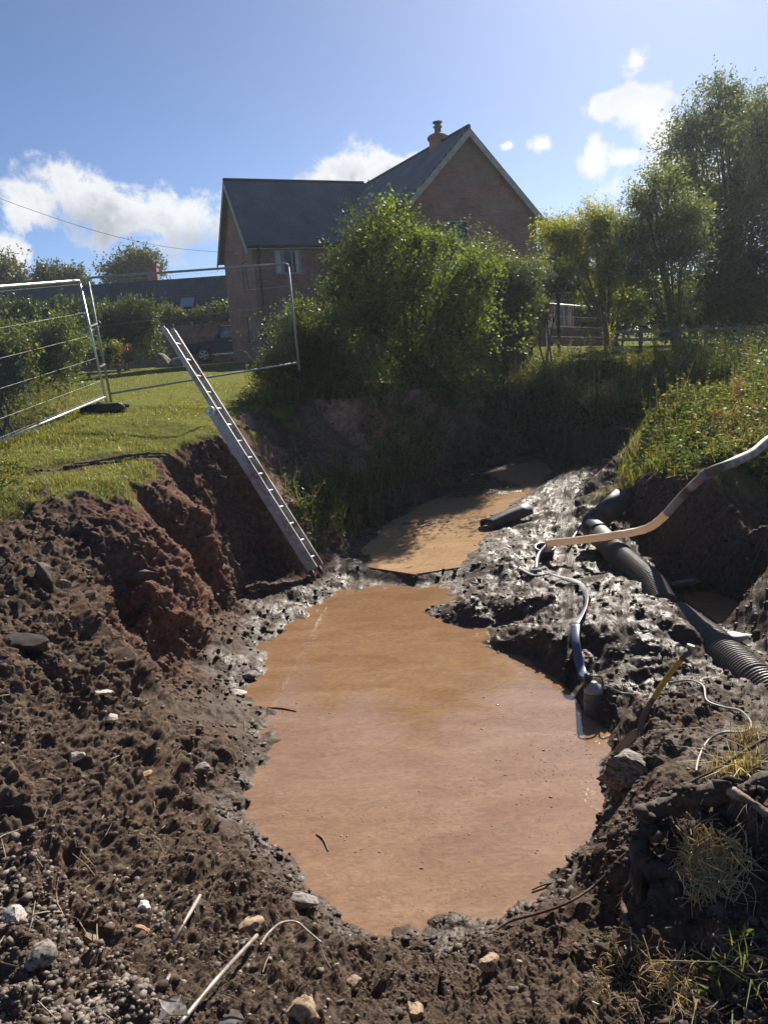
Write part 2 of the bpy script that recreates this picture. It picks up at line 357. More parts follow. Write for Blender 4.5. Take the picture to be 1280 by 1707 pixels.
# ruts in the lawn, and the ladder's cast shadow put in as bare strips
RUT_SHADOW = np.zeros(len(V), np.float32)
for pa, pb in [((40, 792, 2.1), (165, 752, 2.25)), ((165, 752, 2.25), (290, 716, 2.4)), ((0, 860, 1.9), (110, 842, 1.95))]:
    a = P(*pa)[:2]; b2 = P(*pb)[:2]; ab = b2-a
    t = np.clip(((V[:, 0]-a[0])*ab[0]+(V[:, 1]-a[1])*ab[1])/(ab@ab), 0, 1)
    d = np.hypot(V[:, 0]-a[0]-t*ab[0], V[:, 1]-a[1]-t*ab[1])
    RUT_SHADOW = np.maximum(RUT_SHADOW, np.clip(1.5-d/.22+.9*gn, 0, 1)*(d < .8))
grass = grass*(1-.8*RUT_SHADOW)
V[:, 2] -= RUT_SHADOW*.04
ii = np.arange(NROW-1)[:, None]*NCOL+np.arange(NCOL-1)[None, :]
F = np.stack([ii, ii+1, ii+NCOL+1, ii+NCOL], -1).reshape(-1, 4)

# ground material: lawn, brown spoil, red marl, wet mud
m, nt, nd, lk = newmat('ground_soil_and_turf')
out = N(nt, 'ShaderNodeOutputMaterial'); bs = N(nt, 'ShaderNodeBsdfPrincipled')
geo = N(nt, 'ShaderNodeNewGeometry'); atn = N(nt, 'ShaderNodeAttribute', attribute_name='zones'); sp = N(nt, 'ShaderNodeSeparateColor')
lk.new(atn.outputs['Color'], sp.inputs[0])
def tn(sc, det=8, ro=.6):
    n = N(nt, 'ShaderNodeTexNoise'); n.inputs['Scale'].default_value = sc; n.inputs['Detail'].default_value = det; n.inputs['Roughness'].default_value = ro
    lk.new(geo.outputs['Position'], n.inputs['Vector']); return n
def mixc(fac, a, b_):
    x = N(nt, 'ShaderNodeMix', data_type='RGBA')
    for s_, k in ((fac, 'Factor'), (a, 'A'), (b_, 'B')):
        if hasattr(s_, 'name'): lk.new(s_, x.inputs[k])
        elif k == 'Factor': x.inputs[k].default_value = s_
        else: x.inputs[k].default_value = (*s_, 1)
    return x.outputs['Result']
n1, n2, n3 = tn(2.2), tn(14), tn(70, 4)
vor = N(nt, 'ShaderNodeTexVoronoi'); vor.inputs['Scale'].default_value = 38; lk.new(geo.outputs['Position'], vor.inputs['Vector'])
brown = ramp(nt, [(.3, (.045, .033, .026)), (.5, (.085, .062, .047)), (.7, (.147, .110, .083))]); lk.new(n2.outputs['Fac'], brown.inputs['Fac'])
redc = ramp(nt, [(.3, (.080, .045, .035)), (.52, (.145, .080, .060)), (.72, (.22, .135, .10))]); lk.new(n2.outputs['Fac'], redc.inputs['Fac'])
wetc = ramp(nt, [(.3, (.040, .027, .020)), (.7, (.095, .064, .046))]); lk.new(n2.outputs['Fac'], wetc.inputs['Fac'])
grc = ramp(nt, [(.28, (.14, .115, .065)), (.45, (.14, .14, .045)), (.6, (.145, .165, .04)), (.75, (.21, .195, .085))]); lk.new(n2.outputs['Fac'], grc.inputs['Fac'])
# streaks in the red: mixed by large noise
rfac = N(nt, 'ShaderNodeMath', operation='MULTIPLY_ADD'); lk.new(n1.outputs['Fac'], rfac.inputs[0]); rfac.inputs[1].default_value = 1.2; rfac.inputs[2].default_value = -.6
radd = N(nt, 'ShaderNodeMath', operation='ADD', use_clamp=True); lk.new(rfac.outputs[0], radd.inputs[0]); lk.new(sp.outputs[1], radd.inputs[1])
c = mixc(radd.outputs[0], brown.outputs['Color'], redc.outputs['Color'])
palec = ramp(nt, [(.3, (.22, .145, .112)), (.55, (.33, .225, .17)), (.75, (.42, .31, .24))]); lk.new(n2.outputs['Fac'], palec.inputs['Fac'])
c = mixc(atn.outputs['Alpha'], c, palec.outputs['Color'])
c = mixc(sp.outputs[2], c, wetc.outputs['Color'])
# pebbles pressed in the soil
pr = ramp(nt, [(.0, g3(1)), (.13, g3(.85)), (.17, g3(0))]); lk.new(vor.outputs['Distance'], pr.inputs['Fac'])
pm = N(nt, 'ShaderNodeMath', operation='MULTIPLY'); vs_ = N(nt, 'ShaderNodeSeparateColor'); lk.new(vor.outputs['Color'], vs_.inputs[0])
pg = ramp(nt, [(.72, g3(0)), (.74, g3(.8))]); lk.new(vs_.outputs[0], pg.inputs['Fac']); lk.new(pr.outputs['Color'], pm.inputs[0]); lk.new(pg.outputs['Color'], pm.inputs[1])
pc = ramp(nt, [(0, (.16, .12, .09)), (.5, (.25, .2, .16)), (1, (.3, .27, .24))]); lk.new(vs_.outputs[1], pc.inputs['Fac'])
c = mixc(pm.outputs[0], c, pc.outputs['Color'])
c = mixc(sp.outputs[0], c, grc.outputs['Color'])
lk.new(c, bs.inputs['Base Color'])
rgh = ramp(nt, [(.35, g3(.62)), (.65, g3(.95))]); lk.new(n2.outputs['Fac'], rgh.inputs['Fac'])
rwet = ramp(nt, [(.36, g3(.27)), (.5, g3(.52)), (.6, g3(.85))]); n4 = tn(5.5, 6); lk.new(n4.outputs['Fac'], rwet.inputs['Fac'])
r2 = mixc(sp.outputs[2], rgh.outputs['Color'], rwet.outputs['Color']); lk.new(r2, bs.inputs['Roughness'])
spm = N(nt, 'ShaderNodeMath', operation='MULTIPLY_ADD'); lk.new(sp.outputs[2], spm.inputs[0]); spm.inputs[1].default_value = .2; spm.inputs[2].default_value = .0; lk.new(spm.outputs[0], bs.inputs['Specular IOR Level'])
bp = N(nt, 'ShaderNodeBump'); bp.inputs['Strength'].default_value = .9; bp.inputs['Distance'].default_value = .012
hsum = N(nt, 'ShaderNodeMath', operation='MULTIPLY_ADD'); lk.new(n3.outputs['Fac'], hsum.inputs[0]); hsum.inputs[1].default_value = .5; lk.new(n2.outputs['Fac'], hsum.inputs[2])
lk.new(hsum.outputs[0], bp.inputs['Height']); lk.new(bp.outputs['Normal'], bs.inputs['Normal'])
lk.new(bs.outputs[0], out.inputs['Surface'])
M_GROUND = m
ground = np_mesh('ground', V, F, M_GROUND, smooth=True); tag(ground, 'excavated brown and red soil with a green lawn above it', 'ground', kind='structure')
ca = ground.data.color_attributes.new('zones', 'FLOAT_COLOR', 'POINT')
wz = np.clip((wet-.5+.35*fbm(V*1.7, 3, 71))*2.2+.5, 0, 1)
rz = np.clip(red*1.1+.25*fbm(V*2.3, 3, 73)*red, 0, 1)
pale = np.clip(steep*1.3-.1, 0, 1)*(V[:, 1] > 11.2)*(V[:, 0] < 4)*np.clip((V[:, 2]-.5)/.8, 0, 1)*np.clip(.7+.9*fbm(V*1.4, 3, 77), 0, 1)  # back bank face paled to lift its shade, in place of fill light
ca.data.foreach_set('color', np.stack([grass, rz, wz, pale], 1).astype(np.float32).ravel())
# rest of the land around the viewpoint, coarse
gx, gy = np.meshgrid(np.arange(-248, 249, 4.), np.arange(-48, 397, 4.)); zz = terr(gx.ravel(), gy.ravel())[:, 0].reshape(gx.shape)
ang = np.degrees(np.abs(np.arctan2(gx, gy))); inside = (ang < 82)
zz = np.where(inside & (gy > -2), zz-2.2, zz-.03); ny_, nx_ = gx.shape
ii = np.arange(ny_-1)[:, None]*nx_+np.arange(nx_-1)[None, :]
land = np_mesh('field', np.stack([gx.ravel(), gy.ravel(), zz.ravel()], 1), np.stack([ii, ii+1, ii+nx_+1, ii+nx_], -1).reshape(-1, 4), mat_basic('field_turf', (.085, .105, .03), 1.0, .4, .5, spec=0, bump=0), smooth=True)
tag(land, 'surrounding field running on beyond the garden', 'field', kind='structure')
bpy.context.view_layer.update()
DG = bpy.context.evaluated_depsgraph_get()
def hit(px, py):              # where a sight line meets the ground
    d = ray(px, py); ok, loc, nor, _ = ground.ray_cast(Vector(CAMP), Vector(d))
    return (loc, nor) if ok else (Vector(P(px, py, 0.0)), Vector((0, 0, 1)))
def top(x, y):                # ground height straight below
    ok, loc, nor, _ = ground.ray_cast(Vector((x, y, 30)), Vector((0, 0, -1)))
    return loc.z if ok else gz(x, y)

# ---------------------------------------------------------------- water
def mat_water(name, c0, c1, patch):
    m, nt, nd, lk = newmat(name)
    out = N(nt, 'ShaderNodeOutputMaterial'); b = N(nt, 'ShaderNodeBsdfPrincipled'); geo = N(nt, 'ShaderNodeNewGeometry')
    mp = N(nt, 'ShaderNodeMapping'); mp.inputs['Scale'].default_value = (1, 2.2, 1); mp.inputs['Rotation'].default_value = (0, 0, .5); lk.new(geo.outputs['Position'], mp.inputs['Vector'])
    a = N(nt, 'ShaderNodeTexNoise'); a.inputs['Scale'].default_value = 1.1; a.inputs['Detail'].default_value = 7; a.inputs['Distortion'].default_value = 1.2; lk.new(mp.outputs[0], a.inputs['Vector'])
    r = ramp(nt, [(.32, c0), (.68, c1)]); lk.new(a.outputs['Fac'], r.inputs['Fac']); q_ = N(nt, 'ShaderNodeTexNoise'); q_.inputs['Scale'].default_value = 7; q_.inputs['Detail'].default_value = 9; q_.inputs['Roughness'].default_value = .7; q_.inputs['Distortion'].default_value = 2.2; lk.new(mp.outputs[0], q_.inputs['Vector'])
    qr = ramp(nt, [(.34, g3(.76)), (.5, g3(1.0)), (.64, g3(1.2))]); lk.new(q_.outputs['Fac'], qr.inputs['Fac']); qm = N(nt, 'ShaderNodeMix', data_type='RGBA', blend_type='MULTIPLY'); qm.inputs['Factor'].default_value = 1
    lk.new(r.outputs['Color'], qm.inputs['A']); lk.new(qr.outputs['Color'], qm.inputs['B']); lk.new(qm.outputs['Result'], b.inputs['Base Color'])
    b.inputs['Roughness'].default_value = .03; b.inputs['IOR'].default_value = 1.65; b.inputs['Specular IOR Level'].default_value = .5
    w = N(nt, 'ShaderNodeTexNoise'); w.inputs['Scale'].default_value = 9; w.inputs['Detail'].default_value = 5; w.inputs['Distortion'].default_value = .8; lk.new(mp.outputs[0], w.inputs['Vector'])
    f = N(nt, 'ShaderNodeTexNoise'); f.inputs['Scale'].default_value = 38; f.inputs['Detail'].default_value = 4; lk.new(geo.outputs['Position'], f.inputs['Vector'])
    pn = N(nt, 'ShaderNodeTexNoise'); pn.inputs['Scale'].default_value = 1.6; pn.inputs['Detail'].default_value = 5; pn.inputs['Roughness'].default_value = .7; lk.new(geo.outputs['Position'], pn.inputs['Vector'])
    pr = ramp(nt, [(patch, g3(0.06)), (patch+.16, g3(1))]); lk.new(pn.outputs['Fac'], pr.inputs['Fac'])
    mm = N(nt, 'ShaderNodeMath', operation='MULTIPLY'); lk.new(f.outputs['Fac'], mm.inputs[0]); lk.new(pr.outputs['Color'], mm.inputs[1])
    ad = N(nt, 'ShaderNodeMath', operation='MULTIPLY_ADD'); lk.new(mm.outputs[0], ad.inputs[0]); ad.inputs[1].default_value = 2.6; wm = N(nt, 'ShaderNodeMath', operation='MULTIPLY'); lk.new(w.outputs['Fac'], wm.inputs[0]); wm.inputs[1].default_value = .13; lk.new(wm.outputs[0], ad.inputs[2])
    bp = N(nt, 'ShaderNodeBump'); bp.inputs['Strength'].default_value = .24; bp.inputs['Distance'].default_value = .006; lk.new(ad.outputs[0], bp.inputs['Height']); lk.new(bp.outputs['Normal'], b.inputs['Normal'])
    lk.new(b.outputs[0], out.inputs['Surface']); return m
M_WATER = mat_water('muddy_water', (.225, .125, .066), (.285, .174, .098), .49)
M_WATER2 = mat_water('muddy_water_lit', (.40, .255, .145), (.50, .335, .20), .36)  # paler copy of the water: sunlight on the upper pool put into colour
def sheet(name, poly, z, mat, grow, label):
    c = [P(a, b2, z)[:2] for a, b2 in poly]; c = np.array(c); mid = c.mean(0); c = mid+(c-mid)*grow
    mb = MB(); n = len(c); mb.add([(x, y, z) for x, y in c]+[(x, y, z-.02) for x, y in c], [tuple(range(n)), tuple(reversed(range(n, 2*n)))]+[(i, i+n, (i+1) % n+n, (i+1) % n) for i in range(n)])
    return tag(mb.build(name, mat), label, 'water', kind='structure')
sheet('water', POOL, 0.0, M_WATER, 1.09, 'orange brown muddy water in the long pool of the pit')
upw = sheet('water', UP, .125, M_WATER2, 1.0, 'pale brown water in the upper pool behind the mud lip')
sheet('water', [(1120, 975), (1290, 990), (1420, 1040), (1420, 1140), (1300, 1120), (1190, 1060), (1130, 1015)], .05, M_WATER, 1.0, 'dark brown water lying in the trench below the right bank')
# ---------------------------------------------------------------- light and sky
SUN_AZ, SUN_EL = math.radians(23), math.radians(35.5)
sd = bpy.data.lights.new('sun', 'SUN'); sun = bpy.data.objects.new('sun', sd); COL.objects.link(sun)
sd.energy = 3.8; sd.angle = math.radians(.53); sd.color = (1, .93, .82)
sv = Vector((math.sin(SUN_AZ)*math.cos(SUN_EL), math.cos(SUN_AZ)*math.cos(SUN_EL), math.sin(SUN_EL)))
sun.rotation_euler = sv.to_track_quat('Z', 'Y').to_euler(); sun.location = (20, 40, 40)
W = bpy.data.worlds.new('World'); S.world = W; W.use_nodes = True; nt = W.node_tree; nt.nodes.clear(); lk = nt.links
wo = N(nt, 'ShaderNodeOutputWorld'); bg = N(nt, 'ShaderNodeBackground'); sky = N(nt, 'ShaderNodeTexSky')
sky.sky_type = 'NISHITA'; sky.sun_disc = False; sky.sun_elevation = SUN_EL; sky.sun_rotation = SUN_AZ
sky.air_density = .54; sky.dust_density = .5; sky.ozone_density = 5.0; sky.altitude = 50
bg.inputs['Strength'].default_value = .05
tc = N(nt, 'ShaderNodeTexCoord')
def math2(op, a, b=None, clamp=False):
    n = N(nt, 'ShaderNodeMath', operation=op, use_clamp=clamp)
    for i, s_ in enumerate((a, b)):
        if s_ is None: continue
        if hasattr(s_, 'name'): lk.new(s_, n.inputs[i])
        else: n.inputs[i].default_value = s_
    return n.outputs[0]
# cumulus banks at the bearings and heights they stand in the sky
CL = [((140, 335), 95, 62), ((215, 360), 105, 58), ((60, 345), 60, 45), ((310, 370), 110, 55), ((640, 300), 135, 62), ((560, 305), 70, 25), ((700, 285), 60, 50), ((10, 430), 55, 40),
      ((1015, 176), 60, 20), ((1070, 180), 48, 34), ((1090, 215), 36, 34), ((907, 240), 34, 17), ((988, 265), 36, 42), ((1045, 262), 40, 18), ((1115, 320), 110, 55), ((1062, 98), 30, 20), ((845, 243), 20, 9)]
nz = N(nt, 'ShaderNodeTexNoise'); nz.inputs['Scale'].default_value = 15; nz.inputs['Detail'].default_value = 12; nz.inputs['Roughness'].default_value = .64; nz.inputs['Distortion'].default_value = .25
lk.new(tc.outputs['Generated'], nz.inputs['Vector'])
cur = None; low = None
for (cx_, cy_), rx, ry in CL:
    if rx > 65 and cx_ < 900:   # greyer underside of the larger clouds
        d = ray(cx_, cy_+ry*.55); sb = N(nt, 'ShaderNodeVectorMath', operation='SUBTRACT'); lk.new(tc.outputs['Generated'], sb.inputs[0]); sb.inputs[1].default_value = tuple(d)
        ml = N(nt, 'ShaderNodeVectorMath', operation='MULTIPLY'); lk.new(sb.outputs[0], ml.inputs[0]); ml.inputs[1].default_value = (FPX/rx, FPX/rx, FPX/ry*1.1)
        ln = N(nt, 'ShaderNodeVectorMath', operation='LENGTH'); lk.new(ml.outputs[0], ln.inputs[0]); v = math2('SUBTRACT', 1.0, ln.outputs['Value'])
        low = v if low is None else math2('MAXIMUM', low, v)
    d = ray(cx_, cy_); sb = N(nt, 'ShaderNodeVectorMath', operation='SUBTRACT'); lk.new(tc.outputs['Generated'], sb.inputs[0]); sb.inputs[1].default_value = tuple(d)
    ml = N(nt, 'ShaderNodeVectorMath', operation='MULTIPLY'); lk.new(sb.outputs[0], ml.inputs[0]); ml.inputs[1].default_value = (FPX/rx*1.0, FPX/rx, FPX/ry*1.0)
    ln = N(nt, 'ShaderNodeVectorMath', operation='LENGTH'); lk.new(ml.outputs[0], ln.inputs[0])
    v = math2('SUBTRACT', 1.0, ln.outputs['Value'])
    if cur is None: cur = v
    else:
        sm = N(nt, 'ShaderNodeMath', operation='SMOOTH_MAX'); lk.new(cur, sm.inputs[0]); lk.new(v, sm.inputs[1]); sm.inputs[2].default_value = .25; cur = sm.outputs[0]
dens = math2('ADD', cur, math2('MULTIPLY', math2('SUBTRACT', nz.outputs['Fac'], .5), 3.3))
al = N(nt, 'ShaderNodeMapRange', interpolation_type='SMOOTHSTEP'); lk.new(dens, al.inputs['Value']); al.inputs['From Min'].default_value = .1; al.inputs['From Max'].default_value = .62
# the sunward edge of a cloud is thinner and brighter, its heart greyer
sh = N(nt, 'ShaderNodeMapRange', interpolation_type='SMOOTHSTEP'); lk.new(math2('ADD', low, math2('MULTIPLY', math2('SUBTRACT', nz.outputs['Fac'], .5), 2.2)), sh.inputs['Value']); sh.inputs['From Min'].default_value = .0; sh.inputs['From Max'].default_value = .9
n5 = N(nt, 'ShaderNodeTexNoise'); n5.inputs['Scale'].default_value = 9; n5.inputs['Detail'].default_value = 6; lk.new(tc.outputs['Generated'], n5.inputs['Vector'])
shm = math2('ADD', math2('MULTIPLY', sh.outputs[0], math2('MULTIPLY', n5.outputs['Fac'], 1.45)), math2('MULTIPLY', math2('SUBTRACT', nz.outputs['Fac'], .5, True), 1.3), True)
cc = ramp(nt, [(0, (7.9, 7.9, 7.9)), (.5, (6.0, 6.15, 6.4)), (1, (3.6, 3.8, 4.1))]); lk.new(shm, cc.inputs['Fac'])
alm = math2('MULTIPLY', al.outputs[0], .93)
mx = N(nt, 'ShaderNodeMix', data_type='RGBA'); lk.new(alm, mx.inputs['Factor']); lk.new(sky.outputs[0], mx.inputs['A']); lk.new(cc.outputs['Color'], mx.inputs['B'])
lk.new(mx.outputs['Result'], bg.inputs['Color']); lk.new(bg.outputs[0], wo.inputs['Surface'])
S.view_settings.view_transform = 'Standard'; S.view_settings.look = 'None'; S.view_settings.exposure = 1.3; S.view_settings.gamma = 1
S.cycles.max_bounces = 8; S.cycles.diffuse_bounces = 4; S.cycles.transmission_bounces = 6; S.cycles.transparent_max_bounces = 12
S.cycles.use_denoising = True
S.cycles.sample_clamp_indirect = 6

# added thin air that lifts shadows and stands in for lens glare
hb = MB(); hb.box(-256, 256, -66, 426, -3.5, 19.5); hm = bpy.data.materials.new('veil_air'); hm.use_nodes = True; hm.node_tree.nodes.clear()
_ho = N(hm.node_tree, 'ShaderNodeOutputMaterial'); _hv = N(hm.node_tree, 'ShaderNodeVolumePrincipled'); _hv.inputs['Color'].default_value = (.80, .90, 1, 1); _hv.inputs['Density'].default_value = .0005; _hv.inputs['Anisotropy'].default_value = .5
hm.node_tree.links.new(_hv.outputs[0], _ho.inputs['Volume']); tag(hb.build('veil', hm), 'thin sunlit haze added over the garden to lift shadows like lens glare', 'veil', kind='stuff')
S.cycles.volume_bounces = 0
# ---------------------------------------------------------------- brick house
def mat_brick(name, c1, c2, mortar, swap=False):
    m, nt, nd, lk = newmat(name)
    out = N(nt, 'ShaderNodeOutputMaterial'); b = N(nt, 'ShaderNodeBsdfPrincipled'); tc = N(nt, 'ShaderNodeTexCoord')
    se = N(nt, 'ShaderNodeSeparateXYZ'); co = N(nt, 'ShaderNodeCombineXYZ'); lk.new(tc.outputs['Object'], se.inputs[0])
    ad = N(nt, 'ShaderNodeMath', operation='ADD'); lk.new(se.outputs['X'], ad.inputs[0]); lk.new(se.outputs['Y'], ad.inputs[1])
    lk.new(ad.outputs[0], co.inputs['X']); lk.new(se.outputs['Z'], co.inputs['Y'])
    br = N(nt, 'ShaderNodeTexBrick'); lk.new(co.outputs[0], br.inputs['Vector'])
    for k, v in (('Scale', 1.0), ('Brick Width', .225), ('Row Height', .075), ('Mortar Size', .009), ('Mortar Smooth', .2), ('Bias', -.1)): br.inputs[k].default_value = v
    br.inputs['Color1'].default_value = (*c1, 1); br.inputs['Color2'].default_value = (*c2, 1); br.inputs['Mortar'].default_value = (*mortar, 1)
    n = N(nt, 'ShaderNodeTexNoise'); n.inputs['Scale'].default_value = 1.1; n.inputs['Detail'].default_value = 8; n.inputs['Roughness'].default_value = .7; lk.new(tc.outputs['Object'], n.inputs['Vector'])
    r = ramp(nt, [(.3, g3(.62)), (.7, g3(1.25))]); lk.new(n.outputs['Fac'], r.inputs['Fac'])
    mx = N(nt, 'ShaderNodeMix', data_type='RGBA', blend_type='MULTIPLY'); mx.inputs['Factor'].default_value = 1; lk.new(br.outputs['Color'], mx.inputs['A']); lk.new(r.outputs['Color'], mx.inputs['B'])
    lk.new(mx.outputs['Result'], b.inputs['Base Color']); b.inputs['Roughness'].default_value = .85
    bp = N(nt, 'ShaderNodeBump'); bp.inputs['Strength'].default_value = .5; bp.inputs['Distance'].default_value = .01; lk.new(br.outputs['Fac'], bp.inputs['Height']); bp.invert = True
    lk.new(bp.outputs['Normal'], b.inputs['Normal']); lk.new(b.outputs[0], out.inputs['Surface']); return m
def mat_tiles(name, c0, c1, rough=.55, row=.16, wid=.17):
    """plain tiles: courses run across the slope, UV in metres"""
    m, nt, nd, lk = newmat(name)
    out = N(nt, 'ShaderNodeOutputMaterial'); b = N(nt, 'ShaderNodeBsdfPrincipled'); uv = N(nt, 'ShaderNodeUVMap')
    br = N(nt, 'ShaderNodeTexBrick'); lk.new(uv.outputs[0], br.inputs['Vector'])
    for k, v in (('Scale', 1.0), ('Brick Width', wid), ('Row Height', row), ('Mortar Size', .012), ('Mortar Smooth', .6)): br.inputs[k].default_value = v
    br.inputs['Color1'].default_value = (*c0, 1); br.inputs['Color2'].default_value = (*c1, 1); br.inputs['Mortar'].default_value = (*[c*.35 for c in c0], 1)
    n = N(nt, 'ShaderNodeTexNoise'); n.inputs['Scale'].default_value = .9; n.inputs['Detail'].default_value = 7; lk.new(uv.outputs[0], n.inputs['Vector'])
    r = ramp(nt, [(.3, g3(.75)), (.7, g3(1.25))]); lk.new(n.outputs['Fac'], r.inputs['Fac'])
    mx = N(nt, 'ShaderNodeMix', data_type='RGBA', blend_type='MULTIPLY'); mx.inputs['Factor'].default_value = 1; lk.new(br.outputs['Color'], mx.inputs['A']); lk.new(r.outputs['Color'], mx.inputs['B'])
    lk.new(mx.outputs['Result'], b.inputs['Base Color']); b.inputs['Roughness'].default_value = rough; b.inputs['Specular IOR Level'].default_value = .3
    se = N(nt, 'ShaderNodeSeparateXYZ'); lk.new(uv.outputs[0], se.inputs[0])
    fr = N(nt, 'ShaderNodeMath', operation='FRACT'); dv = N(nt, 'ShaderNodeMath', operation='DIVIDE'); lk.new(se.outputs['Y'], dv.inputs[0]); dv.inputs[1].default_value = row; lk.new(dv.outputs[0], fr.inputs[0])
    bp = N(nt, 'ShaderNodeBump'); bp.inputs['Strength'].default_value = .8; bp.inputs['Distance'].default_value = .018; lk.new(fr.outputs[0], bp.inputs['Height']); lk.new(bp.outputs['Normal'], b.inputs['Normal'])
    lk.new(b.outputs[0], out.inputs['Surface']); return m
def roof_plane(name, a, b, c, d, mat, parent, thick=.09):
    """a,b eave left/right, c,d ridge right/left; real slab with a tiled upper face"""
    a, b, c, d = map(Vector, (a, b, c, d)); n = (b-a).cross(d-a).normalized()
    if n.z < 0: n = -n
    vs = [a, b, c, d]+[v-n*thick for v in (a, b, c, d)]
    me = bpy.data.meshes.new(name); me.from_pydata([tuple(v) for v in vs], [], [(0, 1, 2, 3), (7, 6, 5, 4), (0, 4, 5, 1), (1, 5, 6, 2), (2, 6, 7, 3), (3, 7, 4, 0)]); me.update()
    uvl = me.uv_layers.new(name='UVMap'); u = (b-a).normalized(); w = n.cross(u)
    for lp in me.loops:
        p = Vector(me.vertices[lp.vertex_index].co)-a; uvl.data[lp.index].uv = (p.dot(u), abs(p.dot(w)))
    me.materials.append(mat); o = bpy.data.objects.new(name, me); COL.objects.link(o); o.parent = parent; return o
def wall_panel(mb, o, u, width, z0, z1, thick, holes=()):
    """wall in the plane o+u*s, with rectangular openings (s0,s1,za,zb); thickness goes along n"""
    o, u = Vector(o), Vector(u).normalized(); n = Vector((-u.y, u.x, 0))*thick
    xs = sorted({0, width, *[h[0] for h in holes], *[h[1] for h in holes]}); zs = sorted({z0, z1, *[h[2] for h in holes], *[h[3] for h in holes]})
    Z = Vector((0, 0, 1))
    for i in range(len(xs)-1):
        for j in range(len(zs)-1):
            xm, zm = (xs[i]+xs[i+1])/2, (zs[j]+zs[j+1])/2
            if any(h[0] < xm < h[1] and h[2] < zm < h[3] for h in holes): continue
            mb.quad(o+u*xs[i]+Z*zs[j], o+u*xs[i+1]+Z*zs[j], o+u*xs[i+1]+Z*zs[j+1], o+u*xs[i]+Z*zs[j+1])
    for h in holes:           # reveals
        p = [o+u*h[0]+Z*h[2], o+u*h[1]+Z*h[2], o+u*h[1]+Z*h[3], o+u*h[0]+Z*h[3]]
        for a, b in zip(p, p[1:]+p[:1]): mb.quad(a, b, b+n, a+n)
M_BRICK = mat_brick('red_brick', (.35, .155, .122), (.245, .105, .084), (.27, .21, .18))
M_TILE = mat_tiles('grey_plain_tiles', (.12, .13, .155), (.145, .155, .18), rough=.85)
M_OAK = mat_basic('weathered_barge_board', (.42, .37, .32), .7, .25, 5)
M_LEAD = mat_basic('dark_gutter', (.02, .02, .022), .4, .1, 5, bump=0)
M_UPVC = mat_basic('pale_green_grey_frame', (.33, .36, .34), .45, .1, 4, bump=0)
M_GLASS, _nt, _nd, _lk = newmat('window_glass')
_o = N(_nt, 'ShaderNodeOutputMaterial'); _b = N(_nt, 'ShaderNodeBsdfPrincipled'); _b.inputs['Base Color'].default_value = (.02, .025, .03, 1); _b.inputs['Roughness'].default_value = .04; _b.inputs['IOR'].default_value = 1.5; _lk.new(_b.outputs[0], _o.inputs[0])
M_CURT = mat_basic('pale_curtain', (.55, .56, .55), .8, .15, 9)
M_SOFF = mat_basic('cream_soffit', (.42, .38, .31), .6, .1, 4)
YAW = math.radians(22.91); HU = Vector((math.cos(YAW), math.sin(YAW), 0)); HV = Vector((-math.sin(YAW), math.cos(YAW), 0)); HZ = Vector((0, 0, 1))
HO = Vector((6.686, 31.725, 3.0)); HE, HW, HR, L1, OFF, L2, W2 = 4.9, 3.028, 2.948, 9.141, 6.451, 3.68, 2.719
house = empty('brick_house', HO, 'two storey red brick house with a dark tiled roof behind the shrubs', 'house')
def hp(s, t, z): return HU*s+HV*t+HZ*z      # local to house: s along facade (0 = right corner), t back, z up
mb = MB()
# main gable wall
wall_panel(mb, hp(-2*HW, 0, 0), HU, 2*HW, -.3, HE, .12, [(2*HW-3.98, 2*HW-2.98, 3.35, 4.75)])
mb.add([hp(-2*HW, 0, HE), hp(0, 0, HE), hp(-HW, 0, HE+HR)], [(0, 1, 2)])
wall_panel(mb, hp(0, 0, 0), HV, 14, -.3, HE, .12)
wall_panel(mb, hp(0, 14, 0), -HU, 2*HW, -.3, HE, .12); mb.add([hp(-2*HW, 14, HE), hp(0, 14, HE), hp(-HW, 14, HE+HR)], [(0, 1, 2)])
wall_panel(mb, hp(-2*HW, OFF, 0), -HV, OFF, -.3, HE, .12); wall_panel(mb, hp(-2*HW, 14, 0), -HV, 14-OFF-2*W2, -.3, HE, .12)
